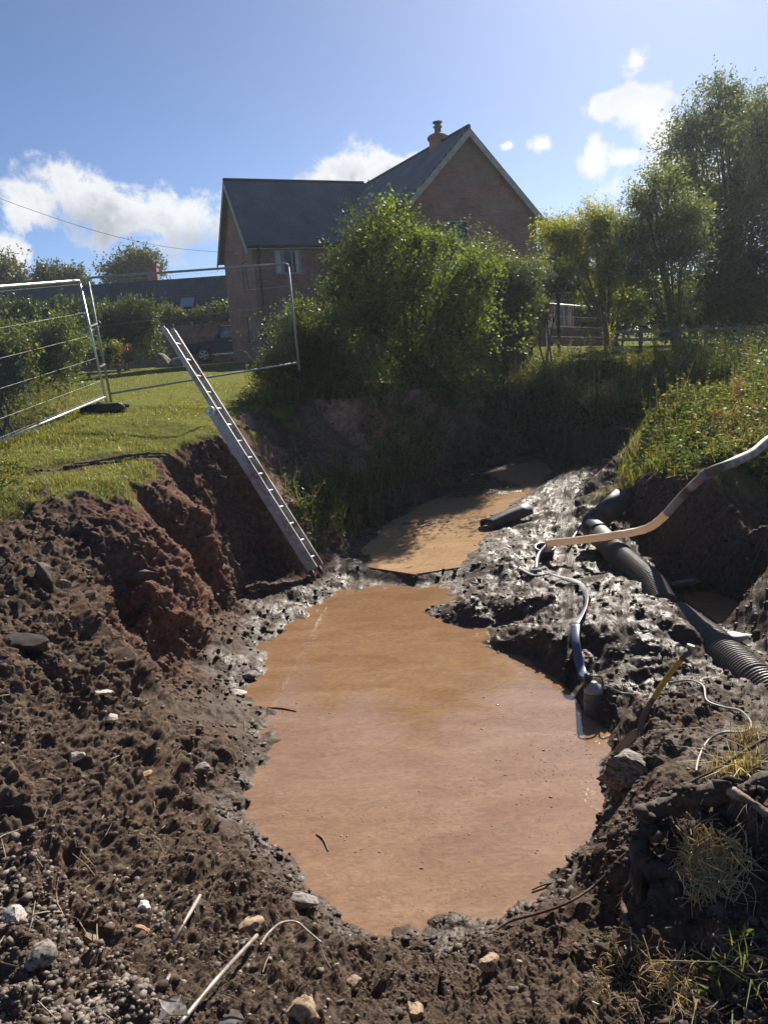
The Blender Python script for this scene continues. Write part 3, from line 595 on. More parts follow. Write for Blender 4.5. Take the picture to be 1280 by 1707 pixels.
# wing
WL = -2*HW-L2; BT = OFF+2*W2
wall_panel(mb, hp(WL, OFF, 0), HU, L2, -.3, HE, .12, [(.92, 2.12, 3.62, 4.62), (.9, 2.3, .9, 2.2)])
wall_panel(mb, hp(WL, BT, 0), -HV, 2*W2, -.3, HE, .12, [(3.35, 4.35, 3.2, 4.3), (3.35, 4.35, .9, 2.0)])
mb.add([hp(WL, OFF, HE), hp(WL, BT, HE), hp(WL, OFF+W2, HE+HR)], [(0, 1, 2)])
wall_panel(mb, hp(-2*HW, BT, 0), -HU, L2, -.3, HE, .12)
mb.build('wall', M_BRICK, house)
def window(par, o, u, w, h, frame=M_UPVC, lights=2, depth=.07, curtain=False, sill=True):
    """frame, panes and sill set in an opening; o lower left corner on the outer face"""
    o, u = Vector(o), Vector(u).normalized(); n = Vector((-u.y, u.x, 0)); M = Matrix((( *u, 0), (*n, 0), (0, 0, 1, 0), (0, 0, 0, 1))).transposed(); M.translation = o
    f = MB(); b = .06
    for x0, x1, z0, z1 in ((0.002, w-.002, 0.002, b), (0.002, w-.002, h-b, h-.002), (0.002, b, b, h-b), (w-b, w-.002, b, h-b)): f.box(x0, x1, depth, depth+.05, z0, z1, M)
    for k in range(1, lights): x = w*k/lights; f.box(x-b*.6, x+b*.6, depth-.004, depth+.05, b, h-b, M)
    fo = f.build('window', frame, par)
    g = MB(); g.box(b-.004, w-b+.004, depth+.02, depth+.03, b-.004, h-b+.004, M); g.build('pane', M_GLASS, fo)
    if curtain:
        for x0, x1 in ((b+.02, w*.27), (w*.8, w-b-.02)):
            cu = MB(); k = 14; vs = []; fs = []
            for i in range(k+1):
                x = x0+(x1-x0)*i/k; y = depth+.012+.006*math.sin(i*2.4)
                vs += [M @ Vector((x, y, b)), M @ Vector((x, y, h-b))]
            for i in range(k): fs.append((2*i, 2*i+2, 2*i+3, 2*i+1))
            cu.add(vs, fs); cu.build('curtain', M_CURT, fo)
    if sill:
        s = MB(); s.box(-.08, w+.08, -.05, depth, -.075, -.004, M); s.build('sill', M_BRICK, fo)
window(house, hp(-3.98, 0, 3.35), HU, 1.0, 1.4)
window(house, hp(WL+.92, OFF, 3.62), HU, 1.2, 1.0, lights=3, curtain=True); window(house, hp(WL+.9, OFF, .9), HU, 1.4, 1.3, lights=3)
for zz in (3.2, .9): window(house, hp(WL, BT-3.35, zz), -HV, 1.0, 1.1, lights=3, frame=M_OAK)
# roof slopes; the wing ridge runs into the main slope
sl = HR/HW; o_ = .28; e_ = .25
roof_plane('roof', hp(-2*HW-e_, -o_, HE-e_*sl+.1), hp(-2*HW-e_, 14.2, HE-e_*sl+.1), hp(-HW, 14.2, HE+HR+.1), hp(-HW, -o_, HE+HR+.1), M_TILE, house)
roof_plane('roof', hp(e_, -o_, HE-e_*sl+.1), hp(e_, 14.2, HE-e_*sl+.1), hp(-HW+.003, 14.2, HE+HR+.104), hp(-HW+.003, -o_, HE+HR+.104), M_TILE, house)
s2 = HR/W2
roof_plane('roof', hp(WL-o_, OFF-e_, HE-e_*s2+.09), hp(-2*HW+.4, OFF-e_, HE-e_*s2+.09), hp(-HW-.05, OFF+W2, HE+HR+.09), hp(WL-o_, OFF+W2, HE+HR+.09), M_TILE, house)
roof_plane('roof', hp(WL-o_, BT+e_, HE-e_*s2+.09), hp(-2*HW+.4, BT+e_, HE-e_*s2+.09), hp(-HW-.05, OFF+W2+.004, HE+HR+.094), hp(WL-o_, OFF+W2+.004, HE+HR+.094), M_TILE, house)
rt = MB(); 
for a, b in ((hp(-HW, -o_-.01, HE+HR+.1), hp(-HW, 14.2, HE+HR+.1)), (hp(WL-o_-.01, OFF+W2, HE+HR+.09), hp(-HW-.3, OFF+W2, HE+HR+.09))): rt.tube([a, b], .085, 8)
rt.build('ridge_tile', M_TILE, house)
def barge(a, b, n, name='barge_board'):
    a, b, n = Vector(a), Vector(b), Vector(n); d = Vector((0, 0, -.26)); mbb = MB(); mbb.prism([a, b, b+d, a+d], n*.035); return mbb.build(name, M_OAK, house)
for sgn in (0, 1):
    s0 = -2*HW-e_ if sgn == 0 else e_
    barge(hp(s0, -o_-.005, HE-e_*sl+.03), hp(-HW, -o_-.005, HE+HR+.03), -HV)
    t0 = OFF-e_ if sgn == 0 else BT+e_
    barge(hp(WL-o_-.005, t0, HE-e_*s2+.02), hp(WL-o_-.005, OFF+W2, HE+HR+.02), -HU)
for s0, s1 in ((-2*HW-e_, -2*HW+.1), (0.0, e_)):            # boxed eaves feet under the gable
    sf = MB(); a = hp(s0, -o_+.03, HE-.42); sf.prism([a, hp(s1, -o_+.03, HE-.42), hp(s1, -o_+.03, HE-.2), hp(s0, -o_+.03, HE-.2)], HV*(o_-.035)); sf.build('eaves_box', M_SOFF, house)
sf = MB(); sf.prism([hp(WL-.2, OFF-.03, HE-.28), hp(-2*HW, OFF-.03, HE-.28), hp(-2*HW, OFF-.03, HE-.12), hp(WL-.2, OFF-.03, HE-.12)], -HV*.16)
sf.build('fascia', M_SOFF, house)
gu = MB(); gu.tube([hp(WL-.25, OFF-.27, HE-.16), hp(-2*HW, OFF-.27, HE-.16)], .06, 8); gu.tube([hp(.3, -.25, HE-.18), hp(.3, 14, HE-.18)], .06, 8); gu.build('gutter', M_LEAD, house)
dp = MB(); dp.tube(spline([hp(WL+.22, OFF-.27, HE-.2), hp(WL+.22, OFF-.07, HE-.45), hp(WL+.22, OFF-.07, HE-.7), hp(WL+.22, OFF-.07, 0)], 4), .045, 8); dp.build('downpipe', M_LEAD, house)
cm = MB(); T = Matrix.Translation(hp(-HW, 2.1, HE+HR-.35)); cm.lathe([(.36, 0), (.36, .55), (.43, .6), (.43, .68), (.36, .75), (.24, .8)], 20, T); ch = cm.build('chimney', M_BRICK, house, smooth=False)
fl = MB(); fl.lathe([(.13, .78), (.13, 1.02), (.18, 1.03), (.18, 1.07), (.12, 1.09), (.12, 1.17), (.19, 1.19), (.19, 1.24), (.05, 1.28)], 16, T); fl.build('flue', mat_basic('steel_flue', (.12, .11, .1), .45, .2, 8, metal=.5), ch)
br_ = MB(); br_.tube([hp(WL-.03, OFF+W2+.5, 4.88), hp(WL-.34, OFF+W2-1.75, 4.62)], .02, 6); br_.build('cable_bracket', M_OAK, house)
# overhead line running off to the left
ow = MB(); a = hp(WL, OFF+2.2, 4.78)+HO; b = Vector(PY(-60, 308, 24)); ow.tube([a.lerp(b, t)-Vector((0, 0, .5*math.sin(PI*t))) for t in np.linspace(0, 1, 30)], .007, 5)
tag(ow.build('overhead_cable', M_LEAD), 'thin overhead cable crossing the sky to the brick house gable', 'cable')

# ---------------------------------------------------------------- neighbouring bungalow, fence, wall
M_SLATE = mat_tiles('dark_slate', (.06, .064, .075), (.075, .08, .09), .8, .22, .3)
bung = empty('bungalow', tuple(PY(250, 605, 50)), 'long low bungalow with a dark slate roof and a brick chimney behind the hedges', 'house')
bo = bung.location; bl = Vector(PY(35, 468, 50))-bo; brr = Vector(PY(430, 466, 48))-bo
zr = (bl.z+brr.z)/2; X0, X1 = bl.x, brr.x+2
roof_plane('roof', (X0-.3, -3.4, zr-3.3), (X1, -4.2, zr-3.3), (X1, -.8, zr), (X0-.3, 0, zr), M_SLATE, bung, .15)
roof_plane('roof', (X0-.3, 3.4, zr-3.3), (X1, 2.6, zr-3.3), (X1, -.795, zr), (X0-.3, .005, zr), M_SLATE, bung, .15)
mb = MB(); mb.prism([(X0, -3.0, -1), (X1, -3.8, -1), (X1, -3.8, zr-3.1), (X0, -3.0, zr-3.1)], (0, 6, 0)); mb.prism([(X0, -3, zr-3.12), (X0, 3, zr-3.12), (X0, 0, zr-.2)], (.2, 0, 0)); mb.build('wall', M_BRICK, bung)
cx = Vector(PY(258, 470, 50)); c_ = MB(); q = cx-bo; c_.box(q.x-.3, q.x+.3, -.4, .2, zr-.8, zr+.85); c_.box(q.x-.36, q.x+.36, -.46, .26, zr+.853, zr+1.0); cho = c_.build('chimney', M_BRICK, bung)
c_ = MB(); c_.lathe([(.12, zr+1.0), (.12, zr+1.3), (.09, zr+1.32)], 10, Matrix.Translation((q.x, -.1, 0))); c_.build('chimney_pot', mat_basic('terracotta', (.3, .12, .07)), cho)
sk = MB(); q = Vector(PY(314, 508, 48))-bo; t = (q.z-(zr-3.3))/3.3; yy = -3.75+3.4*t; nrm = Vector((0, -.7, .7))
def skp(dx, ds): return Vector((q.x+dx, yy+.7*ds, q.z+.7*ds))+nrm*.13
sk.prism([skp(-.5, -.5), skp(.5, -.5), skp(.5, .5), skp(-.5, .5)], nrm*.08); sko = sk.build('skylight', M_LEAD, bung)
sk = MB(); sk.prism([skp(-.4, -.4)+nrm*.082, skp(.4, -.4)+nrm*.082, skp(.4, .4)+nrm*.082, skp(-.4, .4)+nrm*.082], nrm*.01); sk.build('pane', mat_basic('sky_tone_glass', (.25, .3, .36), .08, .05, 2, bump=0), sko)  # sky reflection put into the pane's pale blue colour
# panelled timber fence in front of it
M_FENCE = mat_basic('weathered_fence_timber', (.20, .13, .095), .85, .3, 4, dirt=(.09, .06, .05), dirt_amt=.4)
pf = empty('panel_fence', tuple(PY(290, 603, 45)), 'brown timber panel fence with posts behind the dark pickup', 'fence')
po = pf.location; xa, xb = PY(200, 600, 45)[0]-po.x, PY(420, 600, 45)[0]-po.x; nb = 7; st = (xb-xa)/nb
for i in range(nb+1):
    mb = MB(); x = xa+i*st; mb.box(x-.06, x+.06, -.07, .05, -.6, 2.15); mb.build('fence_post', M_FENCE, pf)
    if i < nb:
        mb = MB(); k = 13
        for j in range(k):
            w = (st-.12)/k; x0 = x+.06+j*w; mb.box(x0+.004, x0+w-.004, -.012-.006*(j % 2), .01-.006*(j % 2), -.5, 1.92)
        mb.box(x+.062, x+st-.062, -.05, -.02, 1.925, 2.0); mb.box(x+.062, x+st-.062, .012, .05, .3, .4); mb.box(x+.062, x+st-.062, .012, .05, 1.5, 1.6)
        mb.build('fence_panel', M_FENCE, pf)

# ---------------------------------------------------------------- pickup truck seen past the house corner
M_PAINT = mat_basic('dark_blue_paint', (.010, .02, .05), .4, .1, 2, bump=0, spec=.25)
M_TYRE = mat_basic('tyre_rubber', (.018, .018, .018), .8, .2, 12); M_CHROME = mat_basic('worn_alloy', (.5, .5, .5), .35, .1, 8, metal=.8, bump=0)
tk = empty('pickup_truck', (0, 0, 0), 'dark blue pickup truck parked nose left in front of the panel fence', 'truck')
q = PY(345, 604, 41); tk.location = (q[0], 41, q[2]+.0); tk.rotation_euler = (0, 0, math.radians(4))
def tube_profile(pts, w, y0=0): return [(x, y0, z) for x, z in pts]
wx = (0.0, 3.1)
body = [(-.98, .42), (-.98, .95), (-.9, 1.02), (.62, 1.12), (.66, 1.14), (4.2, 1.12), (4.25, .5), (3.55, .42), (3.5, .62), (3.32, .8), (3.1, .86), (2.88, .8), (2.7, .62), (2.64, .4), (.46, .38), (.42, .62), (.24, .8), (0, .86), (-.24, .8), (-.42, .62), (-.46, .42)]
bm_ = MB(); bm_.prism([(x, -.9, z) for x, z in body], (0, 1.8, 0)); bm_.build('body', M_PAINT, tk, bevel=.03)
cab = [(.6, 1.15), (.95, 1.72), (1.05, 1.77), (2.35, 1.77), (2.45, 1.7), (2.55, 1.15)]
bm_ = MB(); bm_.prism([(x, -.8, z) for x, z in cab], (0, 1.6, 0)); bm_.build('cab', M_PAINT, tk, bevel=.04)
for poly in ([(.86, 1.2), (1.12, 1.66), (1.6, 1.68), (1.6, 1.2)], [(1.68, 1.2), (1.68, 1.68), (2.3, 1.67), (2.42, 1.2)]):
    g = MB(); g.prism([(x, -.815, z) for x, z in poly], (0, .012, 0)); g.build('side_window', M_GLASS, tk)
ws = MB(); ws.add([(.62, -.7, 1.2), (.62, .7, 1.2), (.91, .65, 1.68), (.91, -.65, 1.68)], [(0, 1, 2, 3)]); ws.build('windscreen', M_GLASS, tk)
for x in wx:
    for y in (-.86, .62):
        w = MB(); Mw = Matrix.Translation((x, y+.12, .38)) @ Matrix.Rotation(PI/2, 4, 'X'); w.lathe([(.22, -.12), (.36, -.12), (.38, -.08), (.38, .08), (.36, .12), (.22, .12)], 24, Mw); wo_ = w.build('wheel', M_TYRE, tk, smooth=False)
        r = MB(); r.lathe([(.05, .09), (.22, .1), (.235, .125), (.215, .13), (.2, .105), (.06, .112)], 20, Mw)
        for k in range(5):
            Mk = Mw @ Matrix.Rotation(k*2*PI/5, 4, 'Z'); r.box(.04, .215, -.028, .028, .107, .127, Mk)
        r.build('rim', M_CHROME, wo_)
M_LAMP = mat_basic('lamp_glass', (.7, .72, .72), .1, .05, 3, bump=0)
for y0 in (-.912, .6): hl = MB(); hl.box(-1.0, -.86, y0, y0+.312, .7, .95); hl.build('headlight', M_LAMP, tk)
bp_ = MB(); bp_.box(-1.06, -.985, -.85, .85, .42, .62); bp_.build('bumper', M_CHROME, tk); bp_ = MB(); bp_.box(.5, 2.6, -.98, -.902, .36, .42); bp_.build('side_step', M_CHROME, tk)
for x in (1.35, 2.1): hd = MB(); hd.box(x, x+.2, -.93, -.905, 1.0, 1.04); hd.build('door_handle', M_CHROME, tk)
hd = MB(); hd.box(1.0, 2.4, -.72, .72, 1.785, 1.8); hd.build('roof_bar', M_CHROME, tk)
mr = MB(); mr.box(.72, .9, -1.08, -.905, 1.2, 1.38); mr.build('mirror', M_PAINT, tk, bevel=.02)

# ---------------------------------------------------------------- garden room on the right
M_CREAM = mat_basic('cream_window_frame', (.52, .45, .33), .5, .1, 4, bump=0); M_DARKB = mat_brick('dark_brick', (.17, .085, .065), (.12, .06, .048), (.16, .13, .11))  # darker brick of its own for the garden room
q = PY(905, 600, 36); gr = empty('garden_room', (q[0], 36, 2.55), 'small brick garden room with cream framed windows beside the yellow tree', 'outbuilding')
z1 = PY(930, 478, 36)[2]-2.55; xw = PY(1030, 560, 36)[0]-q[0]
sc_ = 36/FPX
wz0, wz1 = PY(930, 545, 36)[2]-2.55, PY(930, 508, 36)[2]-2.55; tz0, tz1 = PY(930, 501, 36)[2]-2.55, PY(930, 487, 36)[2]-2.55
wx0, wx1 = PY(908, 520, 36)[0]-q[0], PY(957, 520, 36)[0]-q[0]; wm = (wx0+wx1)/2
mb = MB(); wall_panel(mb, (-.9, 0, 0), (1, 0, 0), xw+.9, -.6, z1, .15, [(wx0+.9, wx1+.9, wz0, wz1), (wx0+.9, wx1+.9, tz0, tz1)])
wall_panel(mb, (xw, 0, 0), (0, 1, 0), 4, -.6, z1, .15); wall_panel(mb, (-.9, 4, 0), (0, -1, 0), 4, -.6, z1, .15); wall_panel(mb, (xw, 4, 0), (-1, 0, 0), xw+.9, -.6, z1, .15)
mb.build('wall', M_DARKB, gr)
window(gr, (wx0, 0, wz0), (1, 0, 0), wx1-wx0, wz1-wz0, frame=M_CREAM, lights=3, sill=True, curtain=True); window(gr, (wx0, 0, tz0), (1, 0, 0), wx1-wx0, tz1-tz0, frame=M_CREAM, lights=2, sill=False)
roof_plane('roof', (-1.2, -.4, z1-.1), (xw+.3, -.4, z1-.1), (xw+.3, 2.1, z1+1.0), (-1.2, 2.1, z1+1.0), M_SLATE, gr); roof_plane('roof', (-1.2, 4.4, z1-.1), (xw+.3, 4.4, z1-.1), (xw+.3, 2.105, z1+1.004), (-1.2, 2.105, z1+1.004), M_SLATE, gr)

# ---------------------------------------------------------------- timber post and rail fence, far right
M_RAIL = mat_basic('grey_rail_timber', (.25, .225, .19), .85, .3, 5, dirt=(.1, .11, .07), dirt_amt=.4)
pr_ = empty('rail_fence', tuple(PY(1180, 590, 27)), 'weathered three rail timber fence under the tall trees', 'fence'); ro = pr_.location
pxs = [1010, 1068, 1132, 1177, 1232, 1284, 1340, 1396, 1452, 1508]; tops = [549, 548, 546, 544, 542, 541, 539, 537, 534, 531]
pp = [Vector(PY(a, b, 27))-ro for a, b in zip(pxs, tops)]
for p in pp:
    mb = MB(); mb.box(p.x-.065, p.x+.065, -.05, .05, p.z-2.0, p.z+.06); mb.build('fence_post', M_RAIL, pr_, bevel=.01)
for a, b in zip(pp, pp[1:]):
    for dz in (-.09, -.36, -.62):
        mb = MB(); mb.prism([(a.x+.02, -.052, a.z+dz-.05), (b.x-.02, -.052, b.z+dz-.05), (b.x-.02, -.052, b.z+dz+.05), (a.x+.02, -.052, a.z+dz+.05)], (0, -.04, 0)); mb.build('rail', M_RAIL, pr_)
# short dark board fence near the willow
M_DARKW = mat_basic('dark_board_timber', (.05, .042, .036), .85, .3, 6)
bf = empty('board_fence', tuple(PY(865, 590, 24)), 'short run of dark upright fence boards under the willow shrub', 'fence'); ro = bf.location
for i, x_ in enumerate((838, 846, 853, 861, 870, 884)):
    p = Vector(PY(x_, 536+3*math.sin(i*2.1), 24))-ro; mb = MB(); wdt = .05 if i != 4 else .11
    mb.box(p.x-wdt, p.x+wdt, -.04, .04, p.z-2, p.z); mb.build('fence_board', M_DARKW, bf)
mb = MB(); p = Vector(PY(836, 560, 24))-ro; p2 = Vector(PY(890, 557, 24))-ro; mb.prism([(p.x, .045, p.z-.05), (p2.x, .045, p2.z-.05), (p2.x, .045, p2.z+.05), (p.x, .045, p.z+.05)], (0, .04, 0)); mb.build('rail', M_DARKW, bf)
for X_, lab in ((930, 'slim dark post standing in front of the garden room'),):
    p = PY(X_, 482, 25); mb = MB(); mb.tube([(p[0], p[1], p[2]-3.2), (p[0], p[1], p[2])], .055, 8); tag(mb.build('timber_post', M_DARKW), lab, 'post')

# ---------------------------------------------------------------- mesh security fencing
M_GALV = mat_basic('galvanised_tube', (.62, .63, .64), .38, .12, 14, metal=.75, bump=.05)
M_WIRE = mat_basic('galvanised_wire', (.24, .25, .26), .6, .1, 10, metal=.3, bump=0)
M_RUB = mat_basic('black_rubber_block', (.03, .03, .03), .85, .3, 9, dirt=(.1, .08, .06))
def mesh_panel(BL, BR, TR, TL, label, group, nv=80, wire=.0016, tube=None, nh=6, leg=.12, horiz=(.17, .36, .55, .74)):
    """corners of the frame in the world"""
    BL, BR, TR, TL = map(Vector, (BL, BR, TR, TL)); e = empty('mesh_fence_panel', (BL+BR)/2, label, 'fence panel', group); o = e.location
    q = lambda u, v: ((BL*(1-u)+BR*u)*(1-v)+(TL*(1-u)+TR*u)*v)-o
    r = .021; rc = .05
    mb = MB(); TM = tube or M_GALV; mb.tube([q(0, -leg/2), q(0, .97)], r, 8); mb.build('post', TM, e, smooth=True); mb = MB(); mb.tube([q(1, -leg/2), q(1, .97)], r, 8); mb.build('post', TM, e, smooth=True)
    mb = MB(); mb.tube(spline([q(0, .97), q(.004, .992), q(.02, 1), q(.06, 1)], 5)[:-1]+[q(t, 1) for t in np.linspace(.06, .94, 10)]+spline([q(.94, 1), q(.98, 1), q(.996, .992), q(1, .97)], 5), r, 8); mb.build('top_rail', TM, e, smooth=True)
    mb = MB(); mb.tube([q(.006, .03), q(.994, .03)], r*.8, 8); mb.build('bottom_rail', TM, e, smooth=True)
    mb = MB()
    for i in range(nv):
        u = (i+.5)/nv; mb.tube([q(u, .03), q(u, .99)], wire, 3, cap=False)
    for v in np.linspace(.05, .97, nh): mb.tube([q(.008, v), q(.992, v)], wire, 3, cap=False)
    for v in horiz: mb.tube([q(.008, v), q(.992, v)], wire*.8, 4, cap=False)
    mb.build('wire_mesh', M_WIRE, e)
    return e
D0 = 13.4
BLr = PY(184, 662, 13.3); TLr = PY(146, 463, 13.3); BRr = PY(498, 609, 14.3); TRr = PY(480, 439, 14.3)
f1 = mesh_panel(BLr, BRr, TRr, TLr, 'mesh fence panel on the lawn, behind the top of the ladder', 'temporary mesh fencing', tube=mat_basic('dull_galvanised_tube', (.30, .31, .32), .6, .15, 14, metal=.4, bump=.05))
BR2 = PY(177, 667, 13.1); TR2 = PY(132, 467, 13.1); BL2 = PY(-8, 746, 9.7); TL2 = PY(-34, 480, 9.7)
f2 = mesh_panel(BL2, BR2, TR2, TL2, 'brightly lit mesh fence panel running forward to the left edge of the lawn', 'temporary mesh fencing', nv=92, wire=.0021, nh=2)
f3 = mesh_panel(PY(913, 600, 29.0), PY(1010, 597, 31.0), PY(1008, 513, 31.0), PY(908, 505, 29.0), 'distant mesh fence panel in front of the garden room', 'temporary mesh fencing', nv=60, wire=.002)
st = MB(); a = Vector(PY(909, 508, 29)); b = Vector(PY(917, 560, 29.2)); o = f3.location; st.tube([a-o, b-o], .018, 6); st.build('brace', M_GALV, f3)
# clips joining the two panels
for v in (.28, .62):
    a = Vector(BR2)*(1-v)+Vector(TR2)*v; b = Vector(BLr)*(1-v)+Vector(TLr)*v; o = f1.location
    mb = MB(); mb.tube([a-o, b-o], .028, 8); d = (b-a).normalized(); mb.tube([(a+b)/2-o-Vector((0, 0, .05)), (a+b)/2-o+Vector((0, 0, .05))], .02, 6); mb.build('coupling_clip', mat_basic('dark_steel_clip', (.12, .12, .12), .5, .2, 9, metal=.6), f1)
# rubber foot under the joint
c = Vector(PY(172, 678, 12.9)); zf = top(c.x, c.y); ft = empty('fence_foot', (c.x, c.y, zf), 'black rubber foot block under the joined fence posts', 'fence foot', rz=math.radians(8))
mb = MB(); mb.prism([(-.36, -.11, 0), (.36, -.11, 0), (.36, -.11, .07), (.26, -.11, .13), (-.26, -.11, .13), (-.36, -.11, .07)], (0, .22, 0)); mb.build('block', M_RUB, ft, bevel=.015)
mb = MB(); mb.tube([(-.1, 0, .131), (.42, 0, .06)], .03, 8); mb.build('carry_bar', M_RUB, ft)

# ---------------------------------------------------------------- ladder
M_ALU = mat_basic('dull_aluminium', (.44, .43, .42), .55, .2, 9, metal=.2, bump=.1, dirt=(.2, .15, .12), dirt_amt=.45)
M_ALUL = mat_basic('bare_aluminium_rung', (.5, .5, .5), .4, .15, 12, metal=.4, bump=.05)
fz = top(*P(530, 952, .13)[:2]); F0 = Vector(P(520, 957, fz)); C0 = Vector(P(368, 716, 2.3)); ax = (C0-F0).normalized()
F1 = Vector(P(534, 951, fz)); LEN = 4.08
wdir = Vector((.22, .97, .0)); wdir = (wdir-ax*wdir.dot(ax)).normalized(); nrm = ax.cross(wdir).normalized()
ld = empty('ladder', F0, 'long aluminium ladder leaning from the pit floor over the lawn edge', 'ladder'); LW = .31
def ladder_section(l0, l1, off, w):
    for s_ in (0, 1):
        mb = MB(); base = wdir*((LW-w)/2+s_*w)+nrm*off
        M = Matrix((( *ax, 0), (*nrm, 0), (*wdir, 0), (0, 0, 0, 1))).transposed(); M.translation = base
        mb.box(l0, l1, -.036, .036, -.004, .004, M)
        for k in (-1, 1): mb.box(l0, l1, k*.036-.004*(k > 0), k*.036+.004*(k < 0), .0045 if s_ == 0 else -.022, .022 if s_ == 0 else -.0045, M)
        mb.build('stile', M_ALU, ld)
    n = int((l1-l0)/.28); 
    for i in range(n):
        t = l0+.16+i*.28; a = ax*t+wdir*((LW-w)/2-.012)+nrm*off; b = a+wdir*(w+.024); mb = MB(); mb.tube([a, b], .016, 8); mb.build('rung', M_ALUL, ld, smooth=True)
ladder_section(0, 2.75, 0, LW); ladder_section(.05, LEN, -.075, LW-.06)
for s_ in (0, 1):
    mb = MB(); p = wdir*(s_*LW); mb.tube([p-ax*.06, p+ax*.05], .03, 8); mb.build('rubber_foot', M_RUB, ld)
    mb = MB(); p = wdir*(.03+s_*(LW-.06))+ax*LEN-nrm*.075; mb.tube([p-ax*.03, p+ax*.05], .03, 8); mb.build('end_cap', M_ALUL, ld)
mb = MB(); p = ax*2.72-nrm*.03-wdir*.03; mb.tube(spline([p+ax*.06*math.cos(w)+nrm*.055*math.sin(w) for w in np.linspace(0, 2*PI, 9)], 4), .014, 6); mb.build('latch_ring', mat_basic('white_plastic', (.7, .7, .68), .4, .1, 6), ld)
# ---------------------------------------------------------------- pipes, hoses, pump, tools in the pit
M_PIPE = mat_basic('black_plastic_pipe', (.04, .041, .041), .5, .2, 5, bump=.1, dirt=(.10, .075, .055), dirt_amt=.55, dscale=4)
M_PIPEC = mat_basic('ribbed_plastic_pipe', (.06, .06, .057), .55, .2, 5, bump=.3, dirt=(.11, .085, .066), dirt_amt=1.0, dscale=3.5)
def at(px, py, lift=0.0, side=0.0):
    p, n = hit(px, py); return Vector(p)+Vector((0, 0, lift))
pr0 = .165
# straight black run and elbow, then the ribbed run that dives under the mud
a0 = Vector(P(1040, 828, .9)); a1 = Vector(P(985, 876, .5)); a2 = Vector(P(1030, 925, .36)); a3 = Vector(P(1085, 975, .27)); a4 = Vector(P(1150, 1045, .28)); 
dpipe = empty('drain_pipe', a1, 'black plastic drain pipe with a collared elbow and a ribbed tail in the mud', 'pipe')
o = dpipe.location
def pipe_part(pts, r, name, mat, parent, org, ribs=None, seg=28, hollow=True):
    pts = [Vector(p)-org for p in pts]; mb = MB()
    if ribs:
        L = sum((pts[i+1]-pts[i]).length for i in range(len(pts)-1)); n = int(L/ribs)*4; acc = []; cum = [0]
        for i in range(len(pts)-1): cum.append(cum[-1]+(pts[i+1]-pts[i]).length)
        path = []; rad = []
        for k in range(n+1):
            s = L*k/n; i = max(j for j in range(len(cum)-1) if cum[j] <= s+1e-9); t = (s-cum[i])/(cum[i+1]-cum[i]); path.append(pts[i].lerp(pts[i+1], t)); rad.append(r+(.012 if (k % 4) in (1, 2) else -.004))
        mb.tube(path, rad, seg, cap=True)
    else: mb.tube(pts, r, seg, cap=True)
    return mb.build(name, mat, parent, smooth=not ribs)
pipe_part([a0, a0.lerp(a1, .75)], pr0, 'straight_section', M_PIPE, dpipe, o)
en = MB(); d = (a0-a1).normalized(); q = a0-o; en.lathe([(.15, 0), (.168, .0), (.168, .03), (.15, .03), (.145, -.3), (.0, -.3)], 24, Matrix.Translation(q) @ d.to_track_quat('Z', 'Y').to_matrix().to_4x4(), cap=False); en.build('pipe_mouth', M_PIPE, dpipe)
elb = spline([a0.lerp(a1, .72), a0.lerp(a1, .9), a1.lerp(a2, .12), a1.lerp(a2, .35)], 6); pipe_part(elb, pr0*1.06, 'elbow', M_PIPE, dpipe, o)
for t_, A_, B_ in ((.74, a0, a1), (.86, a0, a1), (.96, a0, a1)):
    d = (B_-A_).normalized(); c = A_.lerp(B_, t_)-o; mb = MB(); mb.tube([c-d*.028, c+d*.028], pr0*1.2, 28); mb.build('collar', M_PIPE, dpipe, smooth=False)
pipe_part([a1.lerp(a2, .3), a2], pr0*.98, 'straight_section', M_PIPE, dpipe, o)
pipe_part([a2.lerp(a1, .1), a3, a3.lerp(a4, .35)-Vector((0, 0, .1))], pr0*1.0, 'ribbed_section', M_PIPEC, dpipe, o, ribs=.036)
b0 = Vector(P(1130, 1030, .22)); b1 = Vector(P(1185, 1072, .29)); b2 = Vector(P(1262, 1140, .31)); b3 = Vector(P(1330, 1205, .25))
rp = empty('ribbed_pipe', b1, 'grey ribbed drain pipe emerging from the mud at the right edge', 'pipe')
pipe_part([b0, b1, b2, b3], .165, 'ribbed_section', M_PIPEC, rp, rp.location, ribs=.038, seg=36)

# cut black pipe end over the upper pool edge: a half shell
hpz = Vector(P(845, 862, .27)); he = empty('cut_pipe', hpz, 'cut end of a black plastic pipe lying at the edge of the upper pool', 'pipe')
d = (Vector(P(820, 868, .2))-Vector(P(880, 845, .36))).normalized(); sdv = Vector((0, 0, 1)).cross(d).normalized(); upv = d.cross(sdv)
mb = MB(); nseg = 18; ring = []
for k in range(7):
    t = -.42+k*.145; rad = .17*(1+.02*math.sin(k*2.1))
    for rr_ in (rad, rad-.014): ring.append([d*t+sdv*(rr_*math.cos(w)*(1.05+.06*math.sin(3*w+k)))+upv*(rr_*math.sin(w)*(.78+.04*math.sin(k))-.02) for w in np.linspace(-.25, PI+.25, nseg)])
vs = [v for r in ring for v in r]; fs = []
def idx(k, s, i): return (k*2+s)*nseg+i
for k in range(6):
    for i in range(nseg-1):
        fs.append((idx(k, 0, i), idx(k, 0, i+1), idx(k+1, 0, i+1), idx(k+1, 0, i))); fs.append((idx(k, 1, i), idx(k+1, 1, i), idx(k+1, 1, i+1), idx(k, 1, i+1)))
for k in (0, 6):
    for i in range(nseg-1): fs.append((idx(k, 0, i), idx(k, 0, i+1), idx(k, 1, i+1), idx(k, 1, i)))
for k in range(6):
    for i in (0, nseg-1): fs.append((idx(k, 0, i), idx(k+1, 0, i), idx(k+1, 1, i), idx(k, 1, i)))
